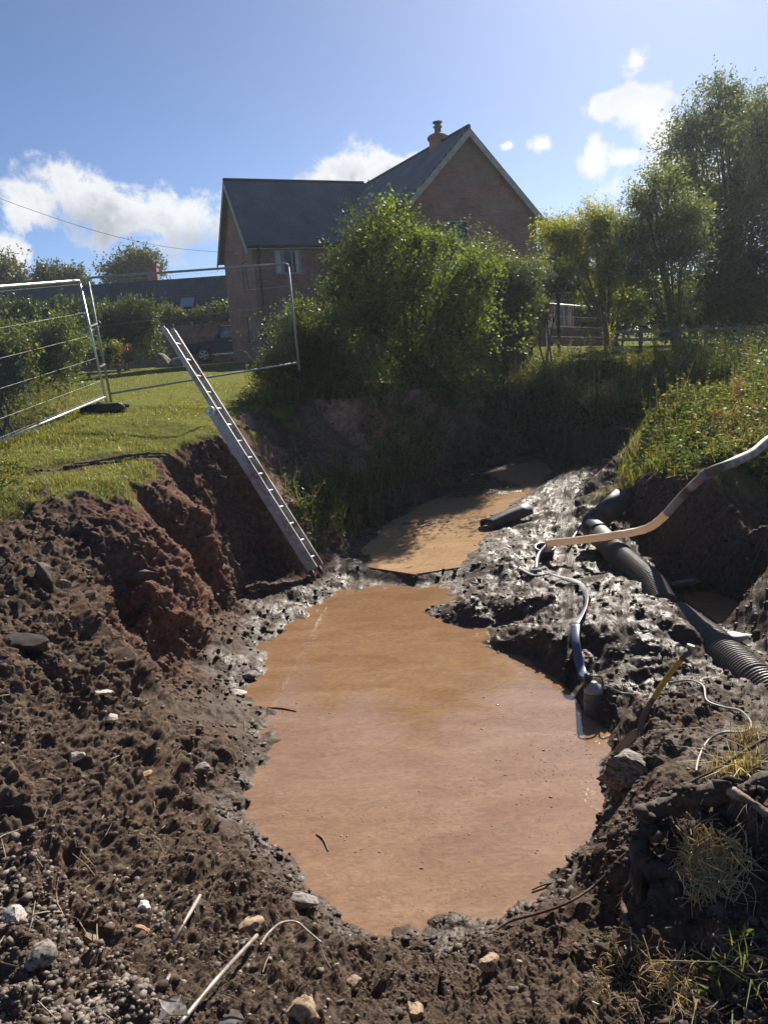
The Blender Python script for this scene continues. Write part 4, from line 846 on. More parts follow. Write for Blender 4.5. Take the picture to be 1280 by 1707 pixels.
mb.add(vs, fs); mb.build('pipe_shell', M_PIPE, he, smooth=True)

# sump bucket with a pale rim
c = Vector(P(908, 920, .22)); bk = empty('sump_bucket', c, 'round black sump bucket with a pale rim, sunk in the mud', 'bucket')
Tl = Matrix.Rotation(math.radians(10), 4, 'X'); zb = top(c.x, c.y)-c.z
mb = MB(); mb.lathe([(.0, -.22), (.12, -.22), (.14, .07), (.125, .07), (.11, -.18), (0, -.18)], 28, Tl, cap=False); mb.build('bucket_body', M_PIPE, bk, smooth=False)
mb = MB(); mb.lathe([(.138, .065), (.155, .068), (.157, .085), (.14, .09), (.124, .082), (.124, .068)], 28, Tl, cap=False); mb.build('rim', mat_basic('pale_grey_rim', (.5, .49, .46), .4, .1, 9), bk, smooth=True)

# cream suction hose
M_HOSE = mat_basic('cream_suction_hose', (.74, .60, .46), .5, .12, 5, bump=.1, dirt=(.45, .31, .2), dirt_amt=.2, dscale=3)
_t = M_HOSE.node_tree; _p = next(n for n in _t.nodes if n.type == 'BSDF_PRINCIPLED'); _o2 = next(n for n in _t.nodes if n.type == 'OUTPUT_MATERIAL')   # the hose wall lets light through
_tr = N(_t, 'ShaderNodeBsdfTranslucent'); _tr.inputs['Color'].default_value = (.75, .61, .47, 1); _mx = N(_t, 'ShaderNodeMixShader'); _mx.inputs['Fac'].default_value = .5
_t.links.new(_p.outputs[0], _mx.inputs[1]); _t.links.new(_tr.outputs[0], _mx.inputs[2]); _t.links.new(_mx.outputs[0], _o2.inputs['Surface'])
M_HOSEG = mat_basic('muddy_grey_hose', (.44, .37, .30), .55, .2, 5, dirt=(.12, .09, .07), dirt_amt=.6)
ch0 = c+Vector((.02, 0, -.1)); HP = [ch0, c+Vector((.06, .02, .1)), Vector(P(922, 905, .42)), Vector(P(960, 901, .50)), Vector(P(1020, 893, .62)), Vector(P(1075, 882, .70)), Vector(P(1105, 862, .98)), Vector(P(1140, 824, 1.32)), Vector(P(1178, 790, 1.66)), Vector(P(1212, 775, 1.78)), Vector(P(1250, 758, 1.84)), Vector(P(1310, 732, 1.92))]
for dx_ in (.9, 2.2): q_ = HP[-1]; xx, yy = q_.x+dx_, q_.y+.3; HP.append(Vector((xx, yy, top(xx, yy)+.07)))
path = spline(HP, 10); hs = empty('suction_hose', HP[3], 'thick cream suction hose running from the bucket over the pipe and up the right bank', 'hose'); o = hs.location
k0 = 62
mb = MB(); pth = [p-o for p in path[:k0+1]]; rad = [.054+.002*math.sin(i*1.7) for i in range(len(pth))]; mb.tube(pth, rad, 16); mb.build('cream_length', M_HOSE, hs, smooth=True)
mb = MB(); pth = [p-o for p in path[k0:]]; mb.tube(pth, .053, 16); mb.build('muddy_length', M_HOSEG, hs, smooth=True)
mb = MB(); pq = path[80]-o; pd = (path[81]-path[79]).normalized(); mb.tube([pq-pd*.05, pq+pd*.05], .064, 16); mb.build('coupling', mat_basic('blue_grey_coupling', (.16, .2, .27), .5, .1, 8), hs)

# lay-flat hoses
M_BLUE = None
def layflat_mat(name, lo, hi):
    m, nt, nd, lk = newmat(name); out = N(nt, 'ShaderNodeOutputMaterial'); b = N(nt, 'ShaderNodeBsdfPrincipled'); geo = N(nt, 'ShaderNodeTexCoord')
    n = N(nt, 'ShaderNodeTexNoise'); n.inputs['Scale'].default_value = 3.2; n.inputs['Detail'].default_value = 6; lk.new(geo.outputs['Object'], n.inputs['Vector'])
    r = ramp(nt, [(.42, lo), (.56, hi), (.7, tuple(.6*x for x in hi))]); lk.new(n.outputs['Fac'], r.inputs['Fac']); lk.new(r.outputs['Color'], b.inputs['Base Color']); b.inputs['Roughness'].default_value = .38; lk.new(b.outputs[0], out.inputs[0]); return m
M_LAYB = layflat_mat('blue_layflat', (.02, .045, .16), (.10, .12, .20)); M_LAYG = layflat_mat('mud_greyed_layflat', (.22, .23, .25), (.36, .36, .36))
def strip(pts, w, tk_, name, mat, parent, org, twist=None, n=8):
    p = spline([Vector(q)-org for q in pts], n); vs = []; fs = []; m = len(p); prof = [(-1, 0), (-.8, .6), (0, .8), (.8, .6), (1, 0), (.8, -.6), (0, -.8), (-.8, -.6)]; k = len(prof)
    for i in range(m):
        t = (p[min(i+1, m-1)]-p[max(i-1, 0)]).normalized(); s = t.cross(Vector((0, 0, 1))).normalized(); u = s.cross(t)
        a = (twist(i/(m-1)) if twist else 0); s2 = s*math.cos(a)+u*math.sin(a); u2 = u*math.cos(a)-s*math.sin(a)
        for x, y in prof: vs.append(p[i]+s2*(x*w/2)+u2*(y*tk_))
    for i in range(m-1):
        for j in range(k): fs.append((i*k+j, i*k+(j+1) % k, (i+1)*k+(j+1) % k, (i+1)*k+j))
    fs += [tuple(range(k)), tuple((m-1)*k+j for j in range(k))]
    mb = MB(); mb.add(vs, fs); return mb.build(name, mat, parent, smooth=True)
pump = at(990, 1180, -.04); LH = [pump+Vector((-.03, .06, .3)), at(970, 1135, .10), at(960, 1095, .14), at(960, 1060, .12), at(975, 1025, .08), at(977, 1000, .06), at(968, 982, .07), at(942, 972, .06), at(918, 964, .06), at(890, 965, .05), at(866, 957, .08)]
lh = empty('layflat_hose', LH[4], 'flat blue and grey hose winding up the mud from the pump', 'hose'); o = lh.location
strip(LH[:4], .088, .014, 'blue_length', M_LAYB, lh, o, lambda t: .5*math.sin(3*t)); strip(LH[3:7], .06, .008, 'folded_length', M_LAYG, lh, o, lambda t: .9*math.sin(3*t)); strip(LH[6:9], .085, .01, 'grey_length', M_LAYG, lh, o, lambda t: .3*math.sin(5*t)); strip(LH[8:], .05, .012, 'grey_end', M_LAYG, lh, o)
L2p = [at(893, 955, .03), at(897, 940, .12), c+Vector((.0, -.12, .13)), c+Vector((.05, .1, .14))]
mb = MB(); e2 = empty('discharge_pipe', L2p[1], 'short pale angled pipe hooked on the bucket rim', 'pipe'); mb.tube([p-e2.location for p in spline(L2p, 5)], .028, 10); mb.build('pipe_body', M_LAYG, e2, smooth=True); mb = MB(); mb.tube([L2p[0]-e2.location-Vector((.07, .02, -.01)), L2p[0]-e2.location+Vector((.07, -.03, .01))], .026, 8); mb.build('tee_end', M_LAYG, e2)
L3 = [Vector(P(946, 893, .42)), Vector(P(962, 878, .40)), Vector(P(978, 867, .5)), Vector(P(1005, 845, .34)), Vector(P(1020, 823, .44)), Vector(P(1026, 808, .52)), Vector(P(1040, 790, .62))]
for i in range(len(L3)):
    if i < 2: L3[i].z = top(L3[i].x, L3[i].y)+.06
e3 = empty('layflat_hose', L3[3], 'thin blue hose passing under the black pipe and up the spoil behind', 'hose'); strip(L3[:4], .045, .02, 'blue_length', M_LAYB, e3, e3.location); strip(L3[3:], .09, .018, 'blue_length', M_LAYB, e3, e3.location)
# submersible pump
pe = empty('submersible_pump', pump, 'grey submersible pump with a pale cap standing at the water edge', 'pump'); M_PB = mat_basic('pump_body_green_grey', (.09, .105, .1), .45, .2, 6, dirt=(.12, .08, .06), dirt_amt=.5); M_PT = mat_basic('pale_pump_cap', (.34, .34, .33), .4, .1, 6)
mb = MB(); mb.lathe([(.07, -.12), (.088, -.1), (.09, .1), (.096, .105), (.096, .125), (.088, .13), (.085, .2), (.06, .225)], 24); mb.build('pump_body', M_PB, pe, smooth=False)
mb = MB(); mb.lathe([(.087, .201), (.088, .215), (.07, .245), (.035, .265), (.03, .285)], 24); mb.build('cap', M_PT, pe, smooth=True)
mb = MB(); mb.tube(spline([(-.07, 0, .2), (-.075, 0, .3), (-.04, .0, .34), (.04, 0, .34), (.075, 0, .3), (.07, 0, .2)], 5), .009, 8); mb.build('handle', M_LEAD, pe, smooth=True)
mb = MB(); mb.tube(spline([(-.02, .05, .21), (-.03, .07, .27), (-.03, .08, .33)], 5), .035, 12); mb.build('outlet', M_LEAD, pe, smooth=True)
mb = MB(); w0 = pump+Vector((.08, .0, .17)); mb.tube([p-pump for p in spline([w0, at(1010, 1165, .12), at(1035, 1162, .04), at(1060, 1160, .015)], 7)], .008, 6); mb.build('power_lead', mat_basic('pale_lead', (.3, .29, .27), .5), pe, smooth=True)
# grey cable looping over the mud
M_CABLE = mat_basic('grey_cable', (.30, .29, .27), .5, .2, 6)
cps = [at(x_, y_, .02) for x_, y_ in ((1115, 1142), (1150, 1138), (1172, 1148), (1178, 1172), (1205, 1183), (1235, 1190), (1252, 1212), (1240, 1225), (1205, 1226), (1180, 1240), (1165, 1268), (1160, 1292))]
mb = MB(); mb.tube(spline(cps, 8), .0085, 6); tag(mb.build('power_cable', M_CABLE, smooth=True), 'loose grey cable looping over the mud beside the spade', 'cable')
# spade standing in the mud
tipp = Vector(P(1022, 1268, .02)); sh0 = Vector(P(1066, 1222, .42)); top_ = Vector(P(1149, 1082, 1.0))
spd = empty('spade', sh0, 'muddy long handled spade with a yellow sleeve leaning at the water edge', 'spade'); o = spd.location
path = spline([sh0, Vector(P(1072, 1196, .52)), Vector(P(1092, 1160, .68)), Vector(P(1116, 1124, .83)), Vector(P(1140, 1094, .97)), top_], 8); n_ = len(path); M_WOOD = mat_basic('muddy_wood_handle', (.14, .095, .065), .7, .3, 8, dirt=(.05, .04, .03), dirt_amt=.5)
mb = MB(); mb.tube([p-o for p in path[:16]], [.024-.004*i/16 for i in range(16)], 10); mb.build('socket', mat_basic('muddy_steel', (.12, .1, .085), .5, .3, 7, metal=.3), spd, smooth=True)
mb = MB(); mb.tube([p-o for p in path[15:31]], .021, 10); mb.build('yellow_sleeve', mat_basic('yellow_sleeve', (.55, .33, .03), .45, .15, 7, dirt=(.2, .12, .05), dirt_amt=.3), spd, smooth=True)
mb = MB(); mb.tube([p-o for p in path[30:]], [.02+.004*(i/(n_-31)) for i in range(n_-30)], 10); mb.build('handle', M_WOOD, spd, smooth=True)
mb = MB(); pk = path[-1]-o; mb.tube([pk-Vector((0, 0, .012)), pk+Vector((.012, .0, .03))], .03, 10); mb.build('handle_knob', mat_basic('bare_wood_end', (.42, .3, .2), .6), spd)
dv = (sh0-tipp); L = dv.length; dv.normalize(); sx = Vector((.22, .95, .1)); sx = (sx-dv*sx.dot(dv)).normalized(); nn = dv.cross(sx)
mb = MB(); vs = []; fs = []; R_ = 9; Cc = 9
for lay in (0, 1):
    for i in range(R_):
        v = i/(R_-1); hw = .06*(math.sin(min(1, v*2.6+.12)*PI/2)) if v < .45 else .064-.016*(v-.45)
        if v > .9: hw *= .8
        for j in range(Cc):
            u = j/(Cc-1)*2-1; vs.append(tipp-o+dv*(L*.97*v-.02)+sx*(u*hw)+nn*(.03*u*u-.05*(v-.5)**2-lay*.006))
for lay in (0, 1):
    for i in range(R_-1):
        for j in range(Cc-1):
            q = lay*R_*Cc+i*Cc+j; fs.append((q, q+1, q+Cc+1, q+Cc))
for j in range(Cc-1):
    for i in (0, R_-1): q = i*Cc+j; fs.append((q, q+1, q+1+R_*Cc, q+R_*Cc))
for i in range(R_-1):
    for j in (0, Cc-1): q = i*Cc+j; fs.append((q, q+Cc, q+Cc+R_*Cc, q+R_*Cc))
mb.add(vs, fs); mb.build('blade', mat_basic('worn_spade_steel', (.17, .15, .135), .4, .25, 6, metal=.3, dirt=(.07, .05, .04), dirt_amt=.5), spd, smooth=True)

# ---------------------------------------------------------------- stones
def stone_mesh(seed, rough=.22, cuts=7, sub=3):
    bm = bmesh.new(); bmesh.ops.create_icosphere(bm, subdivisions=sub, radius=1); rg = np.random.default_rng(seed)
    v = np.array([q.co for q in bm.verts]); 
    for _ in range(cuts):
        n = rg.normal(size=3); n /= np.linalg.norm(n); h = rg.uniform(.5, .85); d = v@n; v = v-np.outer(np.clip(d-h, 0, None), n)*.92
    v = v*(1+rough*fbm(v*1.6+seed, 3, seed)[:, None]*.6+.05*fbm(v*6+seed, 2, seed+5)[:, None])
    for q, c_ in zip(bm.verts, v): q.co = c_
    me = bpy.data.meshes.new('stone'); bm.to_mesh(me); bm.free(); me.polygons.foreach_set('use_smooth', [True]*len(me.polygons))
    try: me.set_sharp_from_angle(angle=.6)
    except Exception: pass
    return me
STM = {k: mat_basic('stone_'+k, c_, .8, .3, 9, bump=.5, bscale=28, dirt=(.08, .055, .04), dirt_amt=dm) for k, c_, dm in (('tan', (.40, .28, .18), .45), ('pale', (.50, .46, .40), .35), ('white', (.72, .70, .67), .15), ('grey', (.26, .23, .21), .55), ('dark', (.07, .055, .046), .5), ('orange', (.42, .25, .13), .3))}
SLIST = [((240, 1516), (.05, .04, .05), 'white', 'white quartz stone standing out among the dark soil at lower left', 30),
 ((414, 1548), (.075, .06, .055), 'tan', 'blocky tan stone just above the bent steel rod', 20),
 ((506, 1688), (.085, .075, .06), 'tan', 'large tan stone at the bottom edge below the pool', 10),
 ((126, 1262), (.06, .05, .035), 'pale', 'round pale stone on the dark spoil at the left, beside a thin twig', 0),
 ((243, 1292), (.07, .04, .03), 'orange', 'orange brown flat stone on top of a big clod', 20),
 ((498, 1503), (.15, .07, .045), 'grey', 'long flat grey slab at the near left corner of the pool', -35),
 ((822, 1608), (.07, .065, .06), 'tan', 'pitted tan stone at the near right corner of the pool', 15),
 ((396, 1157), (.13, .07, .025), 'pale', 'thin pale flat stone lying at the left water edge', -20),
 ((415, 1127), (.12, .07, .05), 'grey', 'wet grey flat rock just above the thin pale flat stone', 0),
 ((336, 1279), (.11, .06, .03), 'grey', 'flat grey stone in the wet mud left of the pool', 0),
 ((168, 1154), (.12, .06, .02), 'pale', 'thin pale sliver of stone on the left slope', -15),
 ((232, 1172), (.07, .05, .04), 'tan', 'small tan stone below the hollow in the red face', 0),
 ((184, 1199), (.055, .045, .035), 'pale', 'rounded pale pebble below the thin sliver of stone', 0),
 ((40, 1072), (.22, .13, .08), 'dark', 'large dark boulder bedded in the left slope', 5),
 ((72, 962), (.08, .09, .19), 'dark', 'upright dark rock on the left slope below the lawn edge', 20),
 ((105, 978), (.07, .06, .06), 'grey', 'grey stone at the foot of the upright dark rock', 0),
 ((235, 960), (.18, .12, .10), 'dark', 'dark rock jutting from the red cut face', 20),
 ((24, 1532), (.05, .045, .04), 'pale', 'egg shaped pale stone at the left edge above the gravel', 0),
 ((65, 1598), (.06, .05, .05), 'grey', 'grey upright cobble in the gravel at lower left', 40),
 ((150, 1560), (.09, .04, .02), 'tan', 'flat tan stone lying across the gravel at lower left', -40),
 ((590, 1640), (.04, .035, .03), 'tan', 'small tan stone near the bottom centre between two clods', 0),
 ((690, 1690), (.05, .05, .035), 'tan', 'flat brown stone at the bottom edge right of the large tan stone', 0),
 ((232, 1556), (.045, .03, .03), 'orange', 'small orange stone just below the white quartz stone', 0),
 ((1222, 1062), (.2, .12, .05), 'white', 'pale broken slab at the near side of the trench water', -20),
 ((1140, 972), (.22, .14, .05), 'grey', 'flat grey slab beside the ribbed tail of the drain pipe', -10),
 ((310, 592), (.0, .0, .0), '', '', 0)]
for i, (pq, sz, k, lab, rot) in enumerate(SLIST):
    if not k: continue
    p, n = hit(*pq); ob = bpy.data.objects.new('stone', stone_mesh(100+i, sub=4, rough=.42, cuts=11)); COL.objects.link(ob); ob.data.materials.append(STM[k]); ob.scale = sz; ob.rotation_euler = (math.radians(8*math.sin(i)), math.radians(8*math.cos(i*2)), math.radians(rot)); ob.location = Vector(p)+Vector((0, 0, sz[2]*.1)); tag(ob, lab, 'stone')
# pale limestone lump at the tip of the near right bank
p, n = hit(1052, 1300); ob = bpy.data.objects.new('clay_boulder', stone_mesh(301, sub=4, rough=.4)); COL.objects.link(ob); ob.scale = (.26, .17, .15); ob.location = Vector(p)+Vector((.02, .05, .0)); ob.rotation_euler = (0, .35, -.5)
ob.data.materials.append(mat_basic('pale_clay', (.26, .22, .17), .7, .4, 6, bump=.8, bscale=18, dirt=(.06, .045, .035), dirt_amt=.6, dscale=7)); tag(ob, 'pale clay covered boulder under the spade at the water edge', 'boulder')
# garden rocks by the truck
for dx, sc_, lab in ((-14, .45, 'rough garden rock beside the pickup truck, the left one'), (10, .33, 'rough garden rock beside the pickup truck, the right one')):
    p = PY(282+dx, 590, 36); ob = bpy.data.objects.new('garden_rock', stone_mesh(400+dx)); COL.objects.link(ob); ob.scale = (sc_, sc_*.8, sc_*1.0); ob.location = (p[0], 36, gz(p[0], 36)+sc_*.5); ob.data.materials.append(STM['grey']); tag(ob, lab, 'rock')
# steel rods and scraps, lower left
M_ROD = mat_basic('rusty_grey_steel', (.30, .27, .25), .5, .25, 9, metal=.4, dirt=(.14, .08, .05), dirt_amt=.35)
def rod(pts, r, lab, lifts, name='steel_rod'):
    q = [at(x_, y_, l_) for (x_, y_), l_ in zip(pts, lifts)]; q = spline(q, 6) if len(q) > 2 else q
    mb = MB(); mb.tube(q, r, 8); return tag(mb.build(name, M_ROD, smooth=True), lab, 'rod')
rod([(288, 1572), (336, 1512)], .009, 'short grey steel rod sticking up from the soil below the white quartz stone', (.0, .06))
rod([(300, 1722), (365, 1650), (430, 1576)], .009, 'long straight grey steel rod crossing the lower left soil', (.03, .05, .05))
rod([(434, 1580), (448, 1566), (470, 1552), (495, 1549), (515, 1560), (535, 1572)], .006, 'bent grey wire arching over the soil by the blocky tan stone', (.01, .03, .045, .04, .02, .0), 'bent_wire')
rod([(266, 1655), (284, 1634)], .007, 'stub of grey steel rod half buried left of the long rod', (.0, .02))
# scraps
p, n = hit(290, 1697); mb = MB(); mb.prism([(-.052, -.03, 0), (-.01, -.026, .012), (.05, -.036, .004), (.042, -.004, .014), (.022, .004, .022), (.03, .028, .03), (-.012, .022, .024), (-.045, .034, .02), (-.036, .004, .016)], (0, .001, .003)); ob = mb.build('plastic_scrap', mat_basic('dirty_white_plastic', (.6, .58, .54), .5, .2, 20, dirt=(.16, .12, .09), dirt_amt=.75, dscale=22)); ob.location = Vector(p)+Vector((0, 0, .03)); ob.rotation_euler = (.2, .1, .3); tag(ob, 'dirty white scrap of plastic sheet beside the long steel rod', 'plastic scrap')
p, n = hit(384, 1710); mb = MB(); mb.lathe([(0, -.02), (.06, -.02), (.065, 0), (.06, .012), (0, .018)], 20); ob = mb.build('plastic_disc', mat_basic('dirty_grey_lid', (.27, .24, .21), .6, .3, 20, dirt=(.09, .07, .055), dirt_amt=.85, dscale=18)); ob.location = Vector(p)+Vector((0, 0, .004)); ob.scale = (.8, .8, .8); ob.rotation_euler = (.35, .1, 0); tag(ob, 'round grey plastic disc at the bottom edge right of the plastic scrap', 'disc')

# ---------------------------------------------------------------- loose spoil: pebbles and clods over the soil, grass over the lawn
def lumps(name, P_, R_, mat, seed, flat=False, squash=.7, jit=.22):
    bm = bmesh.new(); bmesh.ops.create_icosphere(bm, subdivisions=1, radius=1); bv = np.array([q.co for q in bm.verts]); bf_ = np.array([[w.index for w in f.verts] for f in bm.faces]); bm.free()
    rg = np.random.default_rng(seed); n = len(P_); k = len(bv)
    r = np.linalg.qr(rg.normal(size=(n, 3, 3)))[0]; sc = rg.uniform(.6, 1.25, (n, 1, 3))*R_[:, None, None]
    vv = bv[None]*(1+rg.normal(0, jit, (n, k, 1)))*sc; vv = np.einsum('nkj,nij->nki', vv, r); vv[:, :, 2] *= squash; vv += P_[:, None, :]
    ff = bf_[None]+(np.arange(n)*k)[:, None, None]
    return np_mesh(name, vv.reshape(-1, 3), ff.reshape(-1, 3), mat, smooth=not flat)
def isl_mat(name, cols, rough=.8, bump=.3, bscale=60, spec=.4):
    m, nt, nd, lk = newmat(name); out = N(nt, 'ShaderNodeOutputMaterial'); b = N(nt, 'ShaderNodeBsdfPrincipled'); g = N(nt, 'ShaderNodeNewGeometry')
    r = ramp(nt, [(i/(len(cols)-1), c_) for i, c_ in enumerate(cols)]); lk.new(g.outputs['Random Per Island'], r.inputs['Fac'])
    n = N(nt, 'ShaderNodeTexNoise'); n.inputs['Scale'].default_value = bscale; n.inputs['Detail'].default_value = 5; lk.new(g.outputs['Position'], n.inputs['Vector'])
    rr_ = ramp(nt, [(.3, g3(.65)), (.7, g3(1.3))]); lk.new(n.outputs['Fac'], rr_.inputs['Fac']); mx = N(nt, 'ShaderNodeMix', data_type='RGBA', blend_type='MULTIPLY'); mx.inputs['Factor'].default_value = 1
    lk.new(r.outputs['Color'], mx.inputs['A']); lk.new(rr_.outputs['Color'], mx.inputs['B']); lk.new(mx.outputs['Result'], b.inputs['Base Color']); b.inputs['Roughness'].default_value = rough; b.inputs['Specular IOR Level'].default_value = spec
    bp = N(nt, 'ShaderNodeBump'); bp.inputs['Strength'].default_value = bump; bp.inputs['Distance'].default_value = .004; lk.new(n.outputs['Fac'], bp.inputs['Height']); lk.new(bp.outputs['Normal'], b.inputs['Normal']); lk.new(b.outputs[0], out.inputs[0]); return m
soilm = (grass < .25) & (V[:, 2] > .015) & (dist < 16) & (np.abs(np.arctan2(V[:, 0], V[:, 1])) < .8)
sidx = np.where(soilm)[0]
# screen position of each sample, for the gravel patch
rel = V[sidx]-CAMP; dep = rel@FWD; spx = PW/2+FPX*(rel@RGT)/dep; spy = PH/2-FPX*(rel@UPV)/dep
inv = (dep > .5) & (spx > -260) & (spx < 1500) & (spy < 1900); sidx, spx, spy, dep = sidx[inv], spx[inv], spy[inv], dep[inv]
patchy = fbm(V[sidx]*np.array([2.2, 2.2, 2.2]), 3, 201)
wgt = np.clip(.25+1.6*patchy, .02, 1)*(1-.5*wz[sidx])
ch_ = RNG.choice(sidx, 17500, replace=False, p=wgt/wgt.sum()); R_ = .007*np.exp(RNG.normal(0, .55, len(ch_)))*np.clip(dist[ch_]/4, .8, 2.2)
tag(lumps('soil_clods', V[ch_]+NM[ch_]*(R_*.2)[:, None], np.clip(R_, .004, .04), isl_mat('dark_clods', [(.04, .029, .022), (.076, .055, .041), (.115, .084, .062), (.06, .044, .034), (.15, .11, .082)], .85, spec=.2), 5, flat=True, jit=.2), 'loose crumbs and clods of dark soil', 'soil', kind='stuff')
gw = np.clip((330-spx)/200, 0, 1)*np.clip((spy-1380)/220, 0, 1)*3+.06*(spx < 640)*np.clip((spy-1100)/200, 0, 1)+.03; gw *= (1-.6*wz[sidx])*np.clip(.5+1.5*fbm(V[sidx]*3.1, 3, 205), .05, 1.5)
ch_ = RNG.choice(sidx, 4300, replace=False, p=gw/gw.sum()); R_ = np.clip(.0095*np.exp(RNG.normal(0, .5, len(ch_)))*np.clip(dist[ch_]/3.2, .8, 1.7), .004, .024)
M_PEB = isl_mat('mixed_pebbles', [(.07, .055, .045), (.18, .145, .12), (.10, .08, .068), (.25, .2, .155), (.13, .105, .085), (.30, .25, .21), (.09, .073, .062)], .7, bump=.2, spec=.4)
tag(lumps('gravel', V[ch_]+NM[ch_]*(R_*.1)[:, None], R_, M_PEB, 6, squash=.6, jit=.16), 'pebbles and gravel spilled through the dark soil', 'gravel', kind='stuff')
# wet angular chips along the water line
ww = (1-(np.hypot((spx-685)/110, (spy-960)/30) < 1))*wz[sidx]*np.exp(-np.clip(V[sidx][:, 2], 0, 1)/.3); ch_ = RNG.choice(sidx, 1900, replace=False, p=ww/ww.sum()); R_ = np.clip(.013*np.exp(RNG.normal(0, .75, len(ch_)))*np.clip(dist[ch_]/6, .8, 1.8), .005, .034)
tag(lumps('wet_rubble', V[ch_]+NM[ch_]*(R_*.1)[:, None], R_, isl_mat('wet_chips', [(.045, .033, .026), (.075, .055, .043), (.12, .09, .07), (.06, .045, .036)], .65, bump=.5, spec=.3), 8, flat=True, jit=.3, squash=.45), 'wet lumps of mud and stone chips along the water edge', 'rubble', kind='stuff')
# froth of small bubbles, added on the pools to catch the sun
bp_ = []
for (cx_, cy_, sx_, sy_, n_, z_) in ((900, 1290, 60, 60, 260, 0), (980, 1240, 28, 30, 120, 0), (720, 1400, 90, 60, 200, 0), (700, 1530, 110, 40, 220, 0), (560, 1400, 60, 30, 60, 0), (690, 940, 60, 10, 150, .125), (800, 890, 40, 20, 160, .125), (640, 925, 40, 16, 90, .125), (820, 1180, 90, 60, 50, 0), (470, 1180, 30, 20, 30, 0)):
    for _ in range(n_):
        p = P(RNG.normal(cx_, sx_), RNG.normal(cy_, sy_), z_); bp_.append(p)
bp_ = np.array(bp_); R_ = np.clip(.0042*np.exp(RNG.normal(0, .5, len(bp_)))*np.clip(bp_[:, 1]/5, .7, 2), .002, .014)
okb = np.array([terr(p[0], p[1])[0, 0] < p[2]-.04 for p in bp_]); bp_, R_ = bp_[okb], R_[okb]
tag(lumps('glints', bp_, R_, mat_basic('glint_bubble', (.33, .19, .11), .08, .15, 9, bump=0), 9, squash=.45, jit=.03), 'small bubbles and froth added to catch the sun on the muddy water', 'glints', kind='stuff')
# floating twigs
for i, (x_, y_, dx, dy, z_) in enumerate(((537, 1405, 10, 14, 0.003), (470, 1183, 24, 3, .003), (905, 1478, 18, -6, .01))):
    a = Vector(P(x_-dx, y_-dy, z_)); b = Vector(P(x_+dx, y_+dy, z_)); mb = MB(); mb.tube(spline([a, a.lerp(b, .4)+Vector((.015, .01, .004)), b], 5), .006, 5)
    tag(mb.build('floating_twig', M_WOOD), ['dark twig floating in the near left of the pool', 'thin dark twig floating by the left water edge', 'dark twig poking from the near right bank over the water'][i], 'twig')
# grass blades
M_GRASS = mat_leaf('grass_blades', [(.08, .105, .024), (.11, .14, .032), (.145, .155, .05), (.20, .175, .085), (.10, .125, .03)], trans=.5, gloss=.06)
def blades(name, pos, h, w, mat, lean=.5, seed=0, curl=True):
    rg = np.random.default_rng(seed); n = len(pos); az = rg.uniform(0, 2*PI, n); d = np.stack([np.cos(az), np.sin(az), np.zeros(n)], 1); s = np.stack([-np.sin(az), np.cos(az), np.zeros(n)], 1)
    ln = (np.abs(rg.normal(0, lean, n)))[:, None]; up = np.array([[0, 0, 1.]]); b = pos; mid = b+up*(h*.55)[:, None]+d*ln*(h*.35)[:, None]; tip = b+up*(h*(.95-.25*np.clip(ln[:, 0], 0, 1.5)))[:, None]+d*ln*(h*1.0)[:, None]
    w = w[:, None]; vv = np.stack([b-s*w*.5, b+s*w*.5, mid+s*w*.42, tip, mid-s*w*.42], 1); q = np.arange(n)[:, None]*5
    F4 = np.concatenate([q+np.array([[0, 1, 2, 4]]), q+np.array([[4, 2, 3, 3]])], 0)
    me_f = np.concatenate([q+np.array([[0, 1, 2]]), q+np.array([[0, 2, 4]]), q+np.array([[4, 2, 3]])], 0)
    return np_mesh(name, vv.reshape(-1, 3), me_f, mat)
gi = np.where((grass > .45) & (dist < 40))[0]; rel = V[gi]-CAMP; dep = rel@FWD; gpx = PW/2+FPX*(rel@RGT)/dep; gpy = PH/2-FPX*(rel@UPV)/dep
k = (gpx > -80) & (gpx < 1360) & (dep > 1); gi, gpx, gpy = gi[k], gpx[k], gpy[k]
pgr = np.clip(grass[gi], .1, 1)*np.clip(.55+1.3*fbm(V[gi]*1.6, 3, 301), .08, 1.4); ch_ = RNG.choice(len(gi), min(150000, len(gi)), replace=True, p=pgr/pgr.sum()); gp = gpx[ch_]; gy_ = gpy[ch_]; ch_ = gi[ch_]
pos = V[ch_]+np.stack([RNG.normal(0, .015, len(ch_)), RNG.normal(0, .04, len(ch_)), np.full(len(ch_), -.006)], 1)*np.clip(dist[ch_]/8, .5, 3)[:, None]
tallz = np.clip(1-np.hypot((gp-40)/130, (gy_-690)/70), 0, 1)+.5*(gp > 1000); rough_ = np.clip(.6+1.2*fbm(V[ch_]*.9, 3, 303), .3, 2)
h = (.035+.05*RNG.random(len(ch_))**2)*(1+1.3*(grass[ch_] < .75)*(dist[ch_] < 14))*rough_*(1+4.5*tallz*RNG.random(len(ch_))); w = np.clip(.0028*dist[ch_]/7, .003, .012)*(1+.6*RNG.random(len(ch_)))
tag(blades('grass', pos, h, w, M_GRASS, .7, 31), 'short green and straw coloured grass of the lawn', 'grass', kind='stuff')
